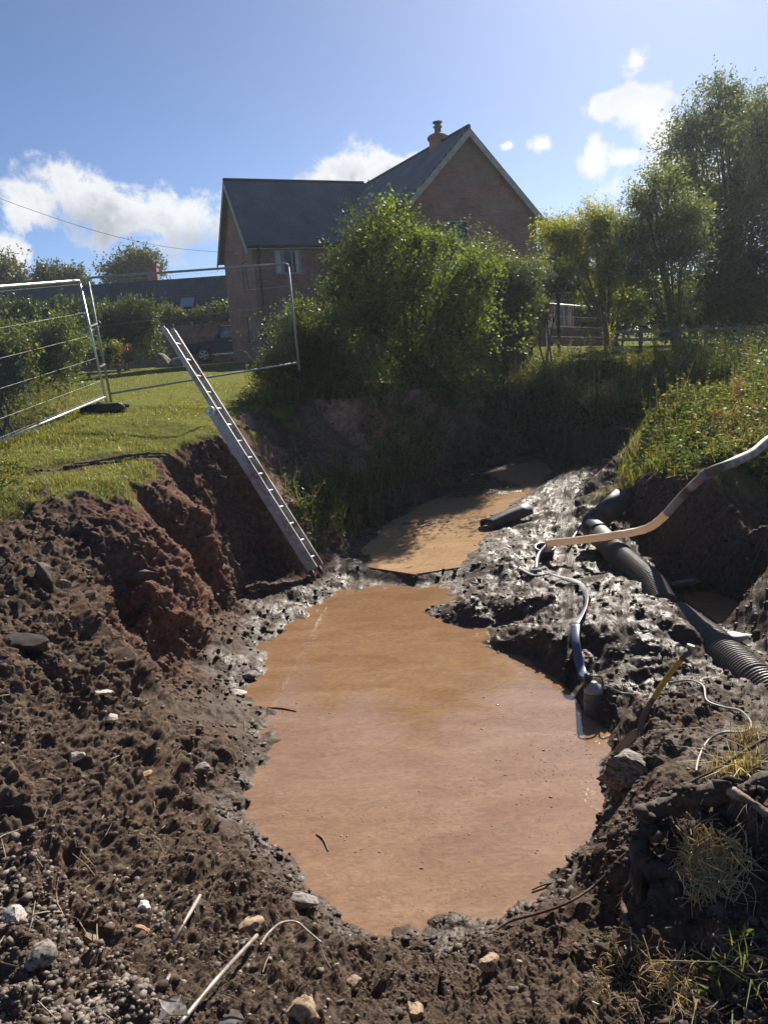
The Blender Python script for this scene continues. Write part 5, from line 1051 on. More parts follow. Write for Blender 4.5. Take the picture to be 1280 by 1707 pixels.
# ---------------------------------------------------------------- foliage
M_BARK = mat_basic('grey_brown_bark', (.11, .085, .065), .9, .35, 7, bump=.7, bscale=26)
LM = {
 'sallow': mat_leaf('sallow_leaf', [(0.0385, 0.066, 0.0165), (0.0688, 0.11, 0.0248), (0.1032, 0.1513, 0.0303), (0.1513, 0.1925, 0.0343), (0.055, 0.0894, 0.022), (0.0825, 0.1238, 0.0275)], .5, gloss=0.06),
 'dark': mat_leaf('dark_leaf', [(0.0212, 0.0397, 0.0132), (0.0397, 0.0661, 0.0185), (0.0595, 0.0926, 0.0238), (0.0317, 0.0529, 0.0159), (0.0794, 0.1125, 0.0291)], .42, gloss=0.05),
 'willow': mat_leaf('willow_leaf', [(0.0595, 0.0859, 0.0423), (0.0859, 0.119, 0.0555), (0.119, 0.1521, 0.0728), (0.0728, 0.0991, 0.0529)], .42, gloss=0.08),
 'yellow': mat_leaf('yellow_green_leaf', [(0.117, 0.1495, 0.0208), (0.169, 0.195, 0.0234), (0.234, 0.234, 0.026), (0.091, 0.13, 0.0234), (0.143, 0.169, 0.026)], .62, gloss=0.03),
 'hedge': mat_leaf('hedge_leaf', [(0.035, 0.0588, 0.0168), (0.07, 0.105, 0.0252), (0.119, 0.14, 0.0336), (0.049, 0.077, 0.021), (0.091, 0.119, 0.0308)], .42, gloss=0.06),
 'grey': mat_leaf('glare_grey_leaf', [(0.0729, 0.1057, 0.0547), (0.1094, 0.1458, 0.0765), (0.155, 0.1914, 0.1003), (0.0911, 0.1239, 0.062)], .4, gloss=0.06),  # leaf colour greyed and lightened to stand in for lens glare
 'far': mat_leaf('far_tree_leaf', [(0.033, 0.0495, 0.0198), (0.055, 0.0715, 0.0264), (0.0825, 0.0935, 0.033), (0.099, 0.0935, 0.0385)], .35, gloss=.06),
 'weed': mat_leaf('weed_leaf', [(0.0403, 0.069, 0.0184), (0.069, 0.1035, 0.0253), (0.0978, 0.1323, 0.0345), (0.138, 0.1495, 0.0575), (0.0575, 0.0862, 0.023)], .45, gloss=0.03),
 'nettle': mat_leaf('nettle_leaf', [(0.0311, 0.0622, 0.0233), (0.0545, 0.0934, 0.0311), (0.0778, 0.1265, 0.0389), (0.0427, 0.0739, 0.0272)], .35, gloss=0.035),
 'dry': mat_leaf('dry_stalk', [(.20, .15, .08), (.28, .22, .12), (.15, .11, .06), (.34, .28, .17)], .25, gloss=.05),
 'straw': mat_leaf('straw', [(0.42, 0.336, 0.168), (0.588, 0.476, 0.252), (0.308, 0.238, 0.112), (0.504, 0.462, 0.224)], .25, gloss=.06),
 'rust': mat_leaf('rust_leaf', [(.16, .07, .03), (.22, .11, .04), (.12, .08, .03)], .35)}
def unit(v): return v/(np.linalg.norm(v, axis=-1, keepdims=True)+1e-9)
def leaf_quads(pos, axis, size, rg, aspect=.5):
    n = len(pos); ax = unit(axis); r = unit(np.cross(ax, unit(rg.normal(size=(n, 3))))); nn = np.cross(ax, r); s = size[:, None]
    b = pos; m = pos+ax*s*.45; t = pos+ax*s-nn*s*.08; l = m-r*s*aspect*.5+nn*s*.07; q = m+r*s*aspect*.5+nn*s*.07
    vv = np.stack([b, q, t, l], 1).reshape(-1, 3); ff = np.arange(n*4).reshape(-1, 4); return vv, ff
def blob(px, py, D, rx, ry, rd=None):
    c = PY(px, py, D); k = D/FPX; return (np.array(c), np.array([rx*k, (rd if rd is not None else (rx+ry)/2*.85)*k, ry*k]))
def foliage(blobs, n_twig, per, size, rg, droop=0.0, shell=.5, lump=.4, twig=.28, aspect=.5, gap=.0, seed=0):
    vol = np.array([np.prod(b[1])**(2/3) for b in blobs]); bi = rg.choice(len(blobs), n_twig, p=vol/vol.sum()); C = np.array([b[0] for b in blobs])[bi]; R = np.array([b[1] for b in blobs])[bi]
    # twigs gather in clumps, so that the crown breaks up and the sky shows between them
    nc = max(6, n_twig//16); cb = rg.choice(len(blobs), nc, p=vol/vol.sum()); ci = rg.integers(0, nc, n_twig); bi = cb[ci]; C = np.array([b[0] for b in blobs])[bi]; R = np.array([b[1] for b in blobs])[bi]
    cu_ = unit(rg.normal(size=(nc, 3)))[ci]; u = unit(cu_+rg.normal(0, .17, (n_twig, 3))); lu = fbm(u*1.9+bi[:, None]*7.7, 3, 400+seed); rad = (shell+(1-shell)*rg.random(n_twig)**.6)*(1+lump*1.6*lu); cr = rg.random(nc)[ci]; rad = np.where(cr < .3, rad*(cr/.3), rad)*(1+.16*rg.normal(size=nc)[ci])
    p = C+u*R*rad[:, None]
    g_ = fbm(p*(2.2/max(.5, float(R.mean()))), 3, 420+seed); keep = g_ > (-.62+gap); p, u, R = p[keep], u[keep], R[keep]; n = len(p)
    td = unit(u*.55+np.array([[0, 0, .55-droop*1.3]])+rg.normal(0, .45, (n, 3))); tl = twig*(.5+rg.random(n))
    t = (np.arange(per)+.5)/per; pos = p[:, None, :]+td[:, None, :]*(tl[:, None]*t[None, :])[..., None]+rg.normal(0, .1*twig, (n, per, 3))
    if droop: pos[:, :, 2] -= droop*(tl[:, None]*t[None, :]**2)
    axv = td[:, None, :]*.7+rg.normal(0, .75, (n, per, 3)); axv[..., 2] -= .25+droop
    vv, ff = leaf_quads(pos.reshape(-1, 3), axv.reshape(-1, 3), size*(.55+.75*rg.random(n*per)), rg, aspect)
    tw = (p, td, tl); return vv, ff, tw
def tree(name, label, cat, blobs, base, mat, n_twig, per, size, seed, trunk_r=.09, group=None, stems=1, droop=0.0, lump=.4, twig=.28, aspect=.5, gap=0.0, twigs=700, shell=.5, bark=None):
    rg = np.random.default_rng(seed); base = Vector(base); e = empty(name, base, label, cat, group); o = np.array(base)
    vv, ff, (p, td, tl) = foliage(blobs, n_twig, per, size, rg, droop, shell, lump, twig, aspect, gap, seed)
    mb = MB(); top_c = max(blobs, key=lambda b: b[0][2])
    for s_ in range(stems):
        off = Vector((rg.normal(0, .12), rg.normal(0, .1), 0))*(stems > 1); tgt = Vector(blobs[s_ % len(blobs)][0] if stems > 1 else top_c[0])-base
        mid = tgt*.5+Vector((rg.normal(0, .1), rg.normal(0, .1), 0)); pth = spline([off-Vector((0, 0, .3)), off+tgt*.12, mid, tgt], 5); n = len(pth)
        mb.tube(pth, [trunk_r*(1.15-.85*i/(n-1)) for i in range(n)], 7)
    for c_, R_ in blobs:
        c_ = Vector(c_)-base; st = Vector((c_.x*.35, c_.y*.35, c_.z*.45)); n_l = 5
        if (c_-st).length > .15: mb.tube(spline([st, st.lerp(c_, .55)+Vector((0, 0, .06)), c_], 4), [trunk_r*.55*(1-.07*i)*min(1, (6/len(blobs))**.5) for i in range(9)], 5)
        for k in range(n_l):
            u = Vector(unit(rg.normal(size=3))); u.z = abs(u.z)*.6+.1; q = c_+Vector((u.x*R_[0], u.y*R_[1], u.z*R_[2]))*.8; mb.tube(spline([c_*.9+st*.1, c_.lerp(q, .5)+Vector((0, 0, .05)), q], 3), [trunk_r*.3*(1-.12*i)*min(1, (6/len(blobs))**.5) for i in range(7)], 4, cap=False)
    if twigs and len(p):
        sel = rg.choice(len(p), min(twigs, len(p)), replace=False); pass
        for i in sel: a = Vector(p[i]-o-td[i]*tl[i]*.6); b = Vector(p[i]-o+td[i]*tl[i]*.9); mb.tube([a, b], [.006, .002], 3, cap=False)
    mb.build('trunk' if stems == 1 else 'stems', bark or M_BARK, e, smooth=True)
    np_mesh('crown', vv-o, ff, mat, e); return e
def gp(px, py, D): q = PY(px, py, D); return (q[0], q[1], gz(q[0], q[1]))
B = blob
def crownset(cx, cy, rx, ry, D, n, r0, r1, seed, top=0.0):
    rg = np.random.default_rng(seed); out_ = []
    for i in range(n):
        a = rg.uniform(0, 2*PI); q = rg.random()**.5; r = rg.uniform(r0, r1); out_.append(B(cx+rx*q*math.cos(a), cy+ry*q*math.sin(a), D+rg.normal(0, .6), r, r*rg.uniform(.55, .95)))
    return out_
# the big thicket on the far bank
tree('hawthorn_bush', 'bushy hawthorn shrub overhanging the back bank, nearest the brick house wing', 'shrub', [B(520, 580, 15.6, 62, 60), B(475, 612, 15.0, 32, 50), B(560, 620, 15.2, 60, 62), B(492, 545, 15.2, 36, 34), B(500, 632, 15.2, 56, 24), B(446, 625, 15.0, 20, 20)], gp(530, 650, 15.2), LM['hedge'], 3600, 7, .055, 51, .05, stems=4, lump=.35, twig=.25)
tree('cherry_tree', 'dark leaved tree standing tallest in the thicket before the wing roof', 'tree', [B(625, 410, 19.6, 58, 55), B(648, 358, 19.6, 26, 34), B(585, 450, 19.6, 46, 50), B(690, 405, 19.6, 32, 40), B(560, 490, 19.6, 30, 40), B(640, 480, 19.6, 70, 60)], gp(630, 640, 19.6), LM['dark'], 2700, 7, .075, 52, .08, lump=.45, twig=.4)
tree('sallow_bush', 'big yellow green sallow bush in the middle of the thicket', 'shrub', [B(735, 482, 17.9, 66, 52), B(690, 470, 17.9, 50, 60), B(640, 400, 17.9, 34, 56), B(655, 520, 17.9, 70, 70), B(770, 545, 17.9, 74, 80), B(690, 600, 17.7, 105, 70), B(600, 545, 17.7, 46, 52), B(575, 480, 17.7, 32, 30), B(790, 460, 17.9, 34, 26), B(560, 560, 17.7, 40, 40), B(730, 650, 17.7, 90, 42), B(660, 345, 17.9, 14, 24), B(700, 410, 17.9, 16, 22), B(755, 418, 17.9, 18, 14), B(725, 415, 17.9, 14, 18), B(805, 470, 17.7, 26, 30)], gp(700, 640, 17.9), LM['sallow'], 5600, 7, .075, 53, .07, stems=7, lump=.5, twig=.36, shell=.45, aspect=.6)
tree('willow_bush', 'grey green willow bush with narrow leaves before the tall gable', 'shrub', [B(850, 474, 21.0, 40, 46), B(815, 490, 21.0, 55, 80), B(845, 545, 21.0, 38, 55), B(800, 446, 21.0, 34, 30), B(872, 490, 21.0, 30, 40), B(800, 600, 20.6, 60, 60), B(890, 465, 21.2, 36, 22)], gp(830, 615, 21.0), LM['willow'], 5200, 8, .095, 54, .06, stems=5, droop=.35, lump=.5, twig=.4, aspect=.24, gap=.06)
tree('elder_bush', 'small leafy bush between the willow bush and the garden room', 'shrub', [B(915, 470, 23, 32, 22), B(945, 462, 23, 22, 18), B(895, 520, 23, 18, 26)], gp(905, 600, 23), LM['hedge'], 1300, 7, .075, 55, .035, stems=3, lump=.5)
# left of the lawn
tree('garden_shrub', 'round leafy shrub behind the lit mesh panel, in front of the hedge', 'shrub', [B(95, 575, 17, 44, 50), B(60, 600, 17, 46, 50), B(105, 610, 17, 40, 30), B(25, 600, 16.5, 44, 50)], gp(80, 655, 17), LM['sallow'], 1900, 7, .07, 61, .04, stems=4, lump=.45, twig=.3)
tree('garden_shrub', 'low light green shrub at the left edge just inside the fence', 'shrub', [B(-10, 640, 11, 60, 50), B(15, 610, 11, 34, 34), B(-30, 580, 11, 50, 60)], gp(-10, 690, 11), LM['weed'], 1300, 7, .06, 62, .03, stems=4, lump=.5)
tree('flower_bush', 'low bush at the far lawn edge between the fence joint and the laurel', 'shrub', [B(140, 588, 27, 30, 20), B(175, 592, 27, 22, 14)], gp(150, 610, 27), LM['weed'], 650, 6, .09, 63, .03, stems=3)
tree('rust_bush', 'small rust brown shrub at the far edge of the lawn', 'shrub', [B(198, 590, 31, 18, 17)], gp(198, 606, 31), LM['rust'], 240, 6, .09, 64, .03, stems=3)
tree('laurel_bush', 'large dark laurel bush standing against the panel fence', 'shrub', [B(215, 535, 36, 46, 32), B(190, 555, 36, 30, 36), B(235, 560, 36, 30, 40), B(170, 530, 36, 26, 28)], gp(212, 606, 36), LM['dark'], 2600, 6, .13, 65, .06, stems=4, lump=.3, twig=.4)
tree('hedge_shrub', 'long clipped hedge running to the left behind the round shrub', 'hedge', [B(x_, 530, 32, 26, 26) for x_ in range(-30, 140, 24)], gp(60, 605, 32), LM['dark'], 2800, 6, .12, 66, .04, stems=5, lump=.2, twig=.3)
tree('hedge_shrub', 'yellowish hedge over the panel fence, directly behind the pickup', 'hedge', [B(x_, 531+4*math.sin(x_), 46.6, 20, 14) for x_ in range(280, 440, 18)], gp(340, 600, 46.6), LM['hedge'], 2000, 6, .15, 67, .05, stems=5, lump=.35, twig=.4)
for i, (bl_, lab) in enumerate((([(0, 470, 44, 36), (-30, 450, 40, 30), (30, 490, 26, 22)], 'olive tree crown at the far left skyline'), ([(95, 470, 34, 20), (75, 480, 26, 16), (125, 478, 24, 12)], 'low wide tree on the skyline between the two taller crowns'), ([(222, 446, 34, 24), (195, 462, 22, 18), (248, 462, 18, 18)], 'rounded dark tree rising above the bungalow roof near its chimney'))):
    tree('skyline_tree', lab, 'tree', [B(a, b_, 76, c_, d_) for a, b_, c_, d_ in bl_], gp(bl_[0][0], 600, 76), LM['far'], 1500, 6, .32, 70+i, .3, group='trees on the left skyline', lump=.4, twig=.9, twigs=0)
# right background
tree('robinia_tree', 'yellow green feathery tree with a slim dark trunk by the garden room', 'tree', crownset(985, 418, 78, 50, 25.5, 17, 14, 26, 3)+[B(1000, 385, 25.5, 26, 20), B(1015, 470, 25.5, 20, 16)], gp(1014, 585, 25.5), LM['yellow'], 3600, 9, .085, 80, .11, lump=.55, twig=.55, gap=.1, aspect=.42)
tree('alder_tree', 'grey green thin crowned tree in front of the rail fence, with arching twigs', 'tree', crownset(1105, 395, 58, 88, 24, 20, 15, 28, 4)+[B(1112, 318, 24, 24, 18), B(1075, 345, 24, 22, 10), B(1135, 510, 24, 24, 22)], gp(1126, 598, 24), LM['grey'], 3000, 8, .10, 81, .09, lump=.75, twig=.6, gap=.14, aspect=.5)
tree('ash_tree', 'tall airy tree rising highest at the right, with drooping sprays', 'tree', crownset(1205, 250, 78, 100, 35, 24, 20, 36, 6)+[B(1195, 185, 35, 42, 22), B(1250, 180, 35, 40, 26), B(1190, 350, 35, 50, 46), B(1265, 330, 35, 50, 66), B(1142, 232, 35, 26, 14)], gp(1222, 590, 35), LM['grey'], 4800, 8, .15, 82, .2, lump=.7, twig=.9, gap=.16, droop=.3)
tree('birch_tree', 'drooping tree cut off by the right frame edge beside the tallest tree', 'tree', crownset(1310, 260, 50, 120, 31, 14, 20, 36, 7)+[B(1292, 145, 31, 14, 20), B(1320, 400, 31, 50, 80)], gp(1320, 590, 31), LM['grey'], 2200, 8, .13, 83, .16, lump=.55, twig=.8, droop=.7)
tree('holly_tree', 'dense dark evergreen under the tallest tree behind the rail fence', 'tree', [B(1205, 440, 31, 56, 56), B(1250, 440, 31, 46, 70), B(1180, 490, 31, 46, 50), B(1240, 505, 31, 60, 44), B(1215, 400, 31, 36, 22)], gp(1220, 590, 31), LM['dark'], 4000, 7, .13, 84, .12, lump=.3, twig=.45)
tree('hazel_bush', 'low yellow green bush behind the slim trunk of the feathery tree', 'shrub', [B(1030, 505, 29, 36, 24), B(1060, 515, 29, 30, 20), B(985, 500, 29, 20, 18)], gp(1030, 580, 29), LM['sallow'], 900, 7, .10, 85, .05, stems=4, lump=.45)
tree('hedge_shrub', 'tall dark hedge closing the view behind the rail fence', 'hedge', [B(x_, 512+6*math.sin(x_*.7), 36, 32, 46) for x_ in range(985, 1380, 30)], gp(1150, 590, 36), LM['dark'], 8500, 6, .19, 86, .05, stems=6, lump=.3, twig=.5)
tree('birch_tree', 'pale thin tree behind the right corner of the brick house', 'tree', [B(925, 405, 50, 26, 22), B(905, 425, 50, 18, 24), B(950, 420, 50, 16, 18)], gp(920, 590, 50), LM['willow'], 700, 7, .16, 87, .12, lump=.6, twig=.7, gap=.1)
# ---------------------------------------------------------------- undergrowth
def plants(name, spots, hgt, leaf, per, mat, label, seed, lean=.15, spread=.35, stalk=True, aspect=.45, kind='stuff', cat='undergrowth', mat2=None):
    rg = np.random.default_rng(seed); spots = np.asarray(spots, float); n = len(spots); h = hgt*(.45+.8*rg.random(n)); d = rg.normal(0, lean, (n, 2)); t = (.12+.88*(np.arange(per)+rg.random((n, per)))/per)
    pos = np.zeros((n, per, 3)); pos[..., 0] = spots[:, 0, None]+d[:, 0, None]*h[:, None]*t**1.5; pos[..., 1] = spots[:, 1, None]+d[:, 1, None]*h[:, None]*t**1.5; pos[..., 2] = spots[:, 2, None]+h[:, None]*t-.02
    az = rg.uniform(0, 2*PI, (n, per)); r = spread*leaf*(1.5-t); pos[..., 0] += np.cos(az)*r*.4; pos[..., 1] += np.sin(az)*r*.4
    axv = np.stack([np.cos(az), np.sin(az), rg.normal(.15, .4, (n, per))], -1); vv, ff = leaf_quads(pos.reshape(-1, 3), axv.reshape(-1, 3), (leaf*(.6+.7*rg.random((n, per)))*(1.25-.7*t)).ravel(), rg, aspect)
    o = np_mesh(name, vv, ff, mat)
    if stalk:                 # stems are thin blades standing among the leaves
        a = spots.copy(); a[:, 2] -= .03; b = spots.copy(); b[:, 0] += d[:, 0]*h; b[:, 1] += d[:, 1]*h; b[:, 2] += h; s = np.stack([np.cos(az[:, 0]), np.sin(az[:, 0]), np.zeros(n)], 1)*.006
        sv_ = np.stack([a-s, a+s, b+s*.3, b-s*.3], 1).reshape(-1, 3); o.data.materials.append(mat2 or LM['dry']); me = o.data
        V0 = len(vv); V_ = np.concatenate([vv, sv_]); F_ = np.concatenate([ff, np.arange(n*4).reshape(-1, 4)+V0]); o2 = np_mesh(name, V_, F_, mat); o2.data.materials.append(mat2 or LM['dry'])
        mi = np.zeros(len(F_), np.int32); mi[len(ff):] = 1; o2.data.polygons.foreach_set('material_index', mi); bpy.data.objects.remove(o); o = o2
    return tag(o, label, cat, None, kind)
def spots_in(poly, n, seed, gmin=None, jit=.12):
    """points of the ground met by sight lines inside an outline, then scattered a little"""
    rg = np.random.default_rng(seed); poly = np.array(poly, float); x0, y0 = poly.min(0); x1, y1 = poly.max(0); outp = []
    while len(outp) < n:
        x, y = rg.uniform(x0, x1), rg.uniform(y0, y1); c = False; j = len(poly)-1
        for i in range(len(poly)):
            if (poly[i, 1] > y) != (poly[j, 1] > y) and x < (poly[j, 0]-poly[i, 0])*(y-poly[i, 1])/(poly[j, 1]-poly[i, 1])+poly[i, 0]: c = not c
            j = i
        if not c: continue
        p, nn = hit(x, y); q = Vector((p.x+rg.normal(0, jit), p.y+rg.normal(0, jit), 0)); z = top(q.x, q.y)
        if abs(z-p.z) > .5: z = p.z; q = Vector(p)
        outp.append((q.x, q.y, z))
    return np.array(outp)
A1 = [(760, 650), (850, 600), (930, 596), (1040, 606), (1140, 606), (1150, 660), (1090, 715), (960, 715), (860, 700), (780, 690)]
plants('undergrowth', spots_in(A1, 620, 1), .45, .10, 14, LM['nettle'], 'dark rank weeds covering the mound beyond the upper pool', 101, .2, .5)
plants('undergrowth', spots_in([(850, 592), (960, 596), (1130, 600), (1150, 660), (1060, 700), (960, 690), (880, 650)], 640, 2), .55, .085, 15, LM['weed'], 'lit green weeds on the top of the mound', 102, .2, .5)
plants('dry_stalks', spots_in([(850, 640), (950, 610), (1000, 630), (990, 690), (860, 690)], 300, 3), .75, .05, 14, LM['dry'], 'pale seeding stalks and dead dock stems on the mound', 103, .12, .3)
A2 = [(1090, 690), (1150, 640), (1380, 640), (1380, 800), (1290, 790), (1180, 778), (1110, 785), (1080, 760)]
plants('undergrowth', spots_in([(870, 640), (960, 625), (1110, 640), (1100, 705), (960, 712), (890, 690)], 420, 16), .65, .085, 15, LM['weed'], 'sunlit tall weeds on the near side of the mound', 116, .2, .5)
plants('undergrowth', spots_in(A2, 780, 4), .30, .095, 14, LM['weed'], 'sunlit nettles and weeds on the top of the right bank', 104, .2, .5)
plants('undergrowth', spots_in(A2, 520, 14), .30, .10, 13, LM['nettle'], 'darker nettles among the sunlit weeds of the right bank', 114, .25, .5)
plants('undergrowth', spots_in([(1180, 700), (1290, 680), (1290, 780), (1190, 770)], 110, 5), .4, .06, 14, LM['dry'], 'dying bramble and dock on the right bank above the hose', 105, .35, .6)
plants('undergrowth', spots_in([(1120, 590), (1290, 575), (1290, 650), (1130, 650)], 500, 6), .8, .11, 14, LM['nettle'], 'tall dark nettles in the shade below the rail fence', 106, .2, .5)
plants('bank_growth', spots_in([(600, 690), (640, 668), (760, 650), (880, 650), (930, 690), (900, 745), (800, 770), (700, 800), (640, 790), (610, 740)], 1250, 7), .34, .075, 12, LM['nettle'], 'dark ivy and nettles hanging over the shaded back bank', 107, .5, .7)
plants('bank_growth', spots_in([(480, 830), (560, 785), (640, 790), (700, 800), (640, 860), (560, 900), (525, 895)], 330, 8), .42, .085, 13, LM['nettle'], 'dark nettles growing at the foot of the back bank', 108, .3, .6)
plants('bank_growth', spots_in([(650, 740), (740, 700), (730, 780), (680, 790)], 130, 9), .5, .05, 16, LM['dry'], 'brownish dry plant hanging on the back bank', 109, .5, .6)
plants('undergrowth', spots_in([(425, 650), (470, 632), (540, 640), (540, 664), (440, 668)], 210, 15), .5, .065, 15, LM['hedge'], 'tall weeds at the lawn corner hiding the foot of the mesh fence', 115, .25, .5)
plants('bank_growth', spots_in([(400, 664), (480, 645), (620, 640), (620, 676), (480, 674), (405, 676)], 360, 10), .3, .065, 13, LM['hedge'], 'leafy fringe spilling over the top of the back bank', 110, .4, .6)
plants('undergrowth', spots_in([(-20, 640), (60, 620), (110, 660), (80, 710), (-20, 740)], 420, 11), .42, .06, 14, LM['weed'], 'rough weeds at the left edge of the lawn behind the lit fence panel', 111, .3, .5)
plants('undergrowth', spots_in([(-20, 775), (30, 770), (40, 800), (-20, 820)], 90, 12), .1, .05, 10, LM['weed'], 'low weeds in the lawn at the left edge', 112, .3, .5)
rs = [(x_, y_) for x_, y_ in ((1062, 640), (985, 600), (1228, 680), (1120, 640), (955, 640), (1040, 700), (1010, 590), (1090, 600))]
for i, (x_, y_) in enumerate(rs):
    rg = np.random.default_rng(900+i); p, n = hit(x_, y_); sp_ = np.array([(p.x+rg.normal(0, .1), p.y+rg.normal(0, .1), top(p.x, p.y)) for _ in range(9)])
    hh = (1.2, 1.3, .75, 1.1, .95, .8, 1.2, 1.0)[i]
    plants('tall_weed', sp_, hh, .085, 34, LM['weed' if i % 3 else 'yellow'] if i != 2 else LM['dry'], ('tall weed on the mound, upright and thin, under the alder', 'bushy tall weed beside the slim dark trunk', 'pale seeding weed spike on the right bank under the dark nettles', 'tall weed near the left end of the rail fence', 'tall weed among the pale seed stalks on the mound', 'weed at the near foot of the mound above the muddy ramp', 'tall weed in front of the distant mesh panel', 'tall weed left of the alder trunk')[i], 950+i, .1, .4, kind=None, cat='weed')
# hanging roots on the shaded right bank
rb = MB(); rg = np.random.default_rng(77)
for i in range(230):
    x_, y_ = rg.uniform(1070, 1285), rg.uniform(795, 930); p, n = hit(x_, y_); n = Vector(n); pts = [Vector(p)-n*.02]; d = n*.04+Vector((rg.normal(0, .03), 0, -.05))
    for k in range(6): pts.append(pts[-1]+d); d = d*.85+Vector((rg.normal(0, .025), rg.normal(0, .02), -.035))
    rb.tube(pts, [.006*(1-.12*k) for k in range(7)], 4, cap=False)
tag(rb.build('hanging_roots', M_BARK), 'fine torn roots hanging from the shaded right bank', 'roots', kind='stuff')
# ---------------------------------------------------------------- torn roots and straw, lower right
M_ROOT = mat_basic('torn_root_bark', (.10, .068, .05), .9, .35, 8, bump=1.0, bscale=22, dirt=(.045, .032, .025), dirt_amt=.55, dscale=9)
M_ROOT2 = mat_basic('peeled_root', (.34, .26, .17), .75, .25, 9, bump=.5, bscale=30, dirt=(.12, .08, .05), dirt_amt=.4)
def root(parent, pts, r0, r1, mat=M_ROOT, name='root', seed=0, seg=20, n=16):
    pth = spline(pts, n); k = len(pth); rg = np.random.default_rng(seed); org = parent.location if parent else Vector()
    q = np.array([list(p) for p in pth]); wob = np.stack([fbm(q*7+a_, 3, seed+a_) for a_ in (1, 2, 3)], 1)*r0*.7; nz_ = fbm(q*8, 3, seed+5)
    mb = MB(); mb.tube([Vector(q[i]+wob[i])-org for i in range(k)], [(r0+(r1-r0)*i/(k-1))*(1+.5*nz_[i]) for i in range(k)], seg)
    vv = np.array(mb.v); rad_ = unit(vv-np.repeat(np.array([list(Vector(q[i]+wob[i])-org) for i in range(k)]), seg, 0))
    d = .55*fbm(vv*16+seed, 3, seed+9)+.35*(1-2*np.abs(fbm(vv*np.array([40, 40, 14])+seed, 2, seed+11)))
    vv = vv+rad_*(d*r0*.55)[:, None]; mb.v = [tuple(v) for v in vv]
    for _ in range(int(k*.5)):    # torn fibres
        i = rg.integers(0, k); p = Vector(vv[i*seg+rg.integers(0, seg)]); dd = Vector((rg.normal(0, .02), rg.normal(-.012, .015), -abs(rg.normal(.02, .02))))
        mb.tube([p, p+dd, p+dd*2.1+Vector((rg.normal(0, .012), 0, -.01))], [.0028, .002, .001], 3, cap=False)
    return mb.build(name, mat, parent, smooth=True)
s0 = Vector(P(1085, 1352, 1.03)); stump = empty('torn_root', s0, 'thick torn tree root arching out of the near right bank in deep shade', 'tree root')
def up(px, py, z): return Vector(P(px, py, z))
root(stump, [up(1340, 1292, 1.44), up(1230, 1320, 1.36), up(1150, 1334, 1.25), up(1095, 1356, 1.12), up(1070, 1395, 1.05), up(1072, 1450, .95), up(1082, 1510, .8), at(1092, 1585, -.02)], .040, .034, seed=1, seg=28)
root(stump, [up(1112, 1368, 1.1), up(1126, 1395, 1.06), up(1133, 1422, 1.0)], .028, .01, seed=2)
root(stump, [up(1080, 1445, .97), up(1130, 1460, 1.0), up(1152, 1520, .9), up(1160, 1590, .7), at(1172, 1665, -.02)], .036, .032, seed=3, seg=24)
root(stump, [up(1062, 1450, .9), up(1042, 1500, .72), at(1046, 1548, .03), at(1062, 1590, .0)], .018, .01, seed=4)
rg = np.random.default_rng(321)
for k_ in range(9):           # thin side roots hanging from the arch
    x_ = rg.uniform(1072, 1270); y_ = 1352-(x_-1080)*.19+12; z_ = 1.02+(x_-1080)*.0016; a = up(x_, y_, z_); l = rg.uniform(.1, .3)
    root(stump, [a, a+Vector((rg.normal(0, .03), -.02, -l*.4)), a+Vector((rg.normal(0, .06), -.02, -l))], rg.uniform(.005, .011), .002, mat=M_ROOT2 if k_ % 4 == 0 else M_ROOT, seed=60+k_, seg=8, n=6)
root(stump, [up(1072, 1500, .84), up(1062, 1540, .65), at(1068, 1580, .0)], .013, .007, seed=5)
for i, (pts, lab) in enumerate((([up(1218, 1318, 1.4), up(1250, 1338, 1.4), up(1285, 1362, 1.38), up(1320, 1378, 1.36)], 'broken pale root stub pointing to the right frame edge'), ([at(1275, 1262, .12), at(1210, 1288, .06), at(1160, 1308, .03), at(1128, 1322, .02)], 'long thin brown root lying along the top of the root arch'))):
    r_ = empty('broken_root', pts[0], lab, 'root'); root(r_, pts, (.018, .010)[i], (.013, .007)[i], (M_ROOT2, M_ROOT)[i], 'root_wood', 20+i)
# thin root / cable trailing to the pool
tr = [up(1066, 1410, 1.0), at(1035, 1445, .05), at(1000, 1480, .04), at(950, 1512, .03), at(900, 1528, .02), at(850, 1542, .02), at(815, 1562, .01)]
mb = MB(); mb.tube(spline(tr, 8), .008, 6); tag(mb.build('trailing_root', M_ROOT, smooth=True), 'long thin root trailing from the root arch down to the pool corner', 'root')
rg = np.random.default_rng(654); cl = []
for k_ in range(260):         # soil still clinging to the arch and heaped along the bank top
    x_ = rg.uniform(1070, 1290); y_ = 1350-(x_-1080)*.19+rg.normal(-6, 9); cl.append(list(at(x_, y_, .01)))
for q_ in [up(1230, 1318, 1.38), up(1150, 1332, 1.27), up(1095, 1353, 1.14), up(1071, 1392, 1.06), up(1073, 1440, .97)]:
    for k_ in range(34): cl.append([q_.x+rg.normal(0, .055), q_.y+rg.normal(0, .03), q_.z+rg.normal(.012, .03)])
cl = np.array(cl); tag(lumps('soil_clods', cl, np.clip(.016*np.exp(rg.normal(0, .5, len(cl))), .006, .05), isl_mat('root_soil', [(.05, .038, .029), (.085, .062, .047), (.12, .088, .066)], .9, spec=.15), 15, flat=True, jit=.24), 'crumbling soil clinging to the torn roots', 'soil', kind='stuff')
li = RNG.choice(gi[(gpx < 560)], 420); plants('lawn_weeds', V[li], .07, .05, 7, LM['weed'], 'clover and low weeds scattered through the lawn', 117, .5, .8, stalk=False)
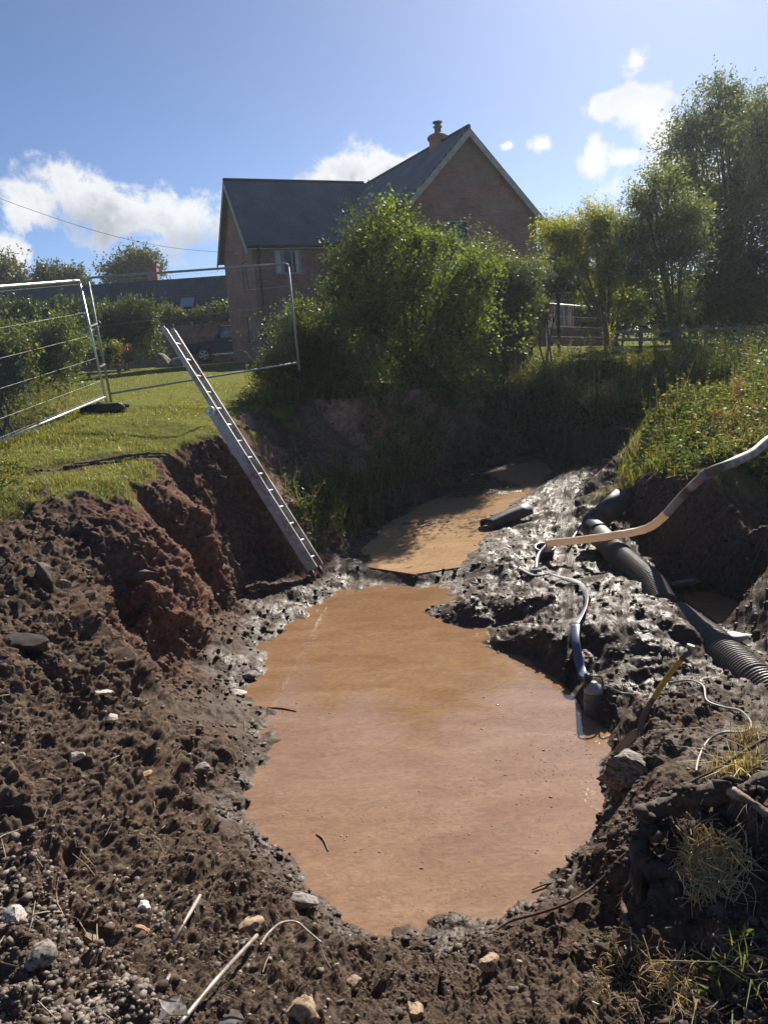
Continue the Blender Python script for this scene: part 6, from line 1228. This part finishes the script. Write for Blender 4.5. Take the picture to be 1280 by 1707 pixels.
# bundle of straw caught under the arch
def straw_mat(box, n, ln, label, seed, lift=.02):
    rg = np.random.default_rng(seed); c = at((box[0]+box[2])/2, (box[1]+box[3])/2); mb = MB()
    for i in range(n):
        x_ = (box[0]+box[2])/2+(box[2]-box[0])*.5*np.clip(rg.normal(0, .5), -1, 1); y_ = (box[1]+box[3])/2+(box[3]-box[1])*.5*np.clip(rg.normal(0, .5), -1, 1); p, nn = hit(x_, y_); nn = Vector(nn); p = Vector(p)+nn*(lift*rg.random()*2.5+.005)-c
        d = Vector(unit(rg.normal(size=3))); d = (d-nn*d.dot(nn)*.8).normalized(); l = ln*(.3+rg.random()); b = nn*rg.normal(.01, .012)+Vector(rg.normal(0, .012, 3)); r = .0011+.0012*rg.random()
        mb.tube(spline([p-d*l/2, p+b, p+d*l/2+nn*rg.normal(0, .01)], 3), r, 3, cap=False)
    e = mb.build('straw_clump', LM['straw']); e.location = c; return tag(e, label, 'straw', None, 'stuff')
straw_mat((1140, 1388, 1238, 1500), 700, .13, 'matted tuft of dry straw caught below the root arch', 41)
straw_mat((1070, 1580, 1180, 1700), 130, .11, 'loose straw on the soil at the foot of the roots', 42, .008)
straw_mat((960, 1560, 1090, 1690), 90, .09, 'thin straw scattered over the lit soil left of the roots', 43, .004)
for i, (px_, py_, lab) in enumerate(((1235, 1292, 'tuft of green and straw grass on top of the root arch at the right edge'), (1225, 1640, 'sparse weedy grass tuft in the dark lower right corner'), (1250, 1230, 'reddish dry grass tuft beside the grey cable at the right edge'))):
    rg = np.random.default_rng(500+i); p, n = hit(px_, py_); k = (150, 22, 90)[i]; ps = np.array([(p.x+rg.normal(0, .07), p.y+rg.normal(0, .05), 0) for _ in range(k)]); ps[:, 2] = [top(a, b_)-.01 for a, b_, _ in ps]
    o = blades('grass_tuft', ps, .10+.12*rg.random(k), np.full(k, .006), (LM['straw'], LM['weed'], LM['dry'])[i], .9, 600+i); tag(o, lab, 'grass tuft')
p, n = hit(1215, 1620)
wd = plants('small_weed', [(p.x+.05*k-.05, p.y+.03*k, top(p.x+.05*k-.05, p.y+.03*k)) for k in range(4)], .16, .06, 9, LM['weed'], 'small leafy weed in the shaded lower right corner', 870, .3, .5, kind=None, cat='weed')
# twigs and straws lying about the spoil
tw = MB(); rg = np.random.default_rng(99)
for i in range(170):
    x_, y_ = (rg.uniform(0, 560), rg.uniform(1150, 1700)) if i < 90 else (rg.uniform(1020, 1280), rg.uniform(1560, 1700)); p, n = hit(x_, y_); a = rg.uniform(0, 2*PI); l = rg.uniform(.02, .09); d = Vector((math.cos(a), math.sin(a), rg.normal(0, .25)))*l
    if p.z < .05: continue
    q = Vector(p)+Vector((0, 0, .012)); tw.tube([q-d, q+Vector((rg.normal(0, .008), 0, .006)), q+d], [.002, .003, .0015], 4, cap=False)
tag(tw.build('twig_litter', M_ROOT2), 'broken twigs and root ends strewn over the spoil', 'litter', kind='stuff')
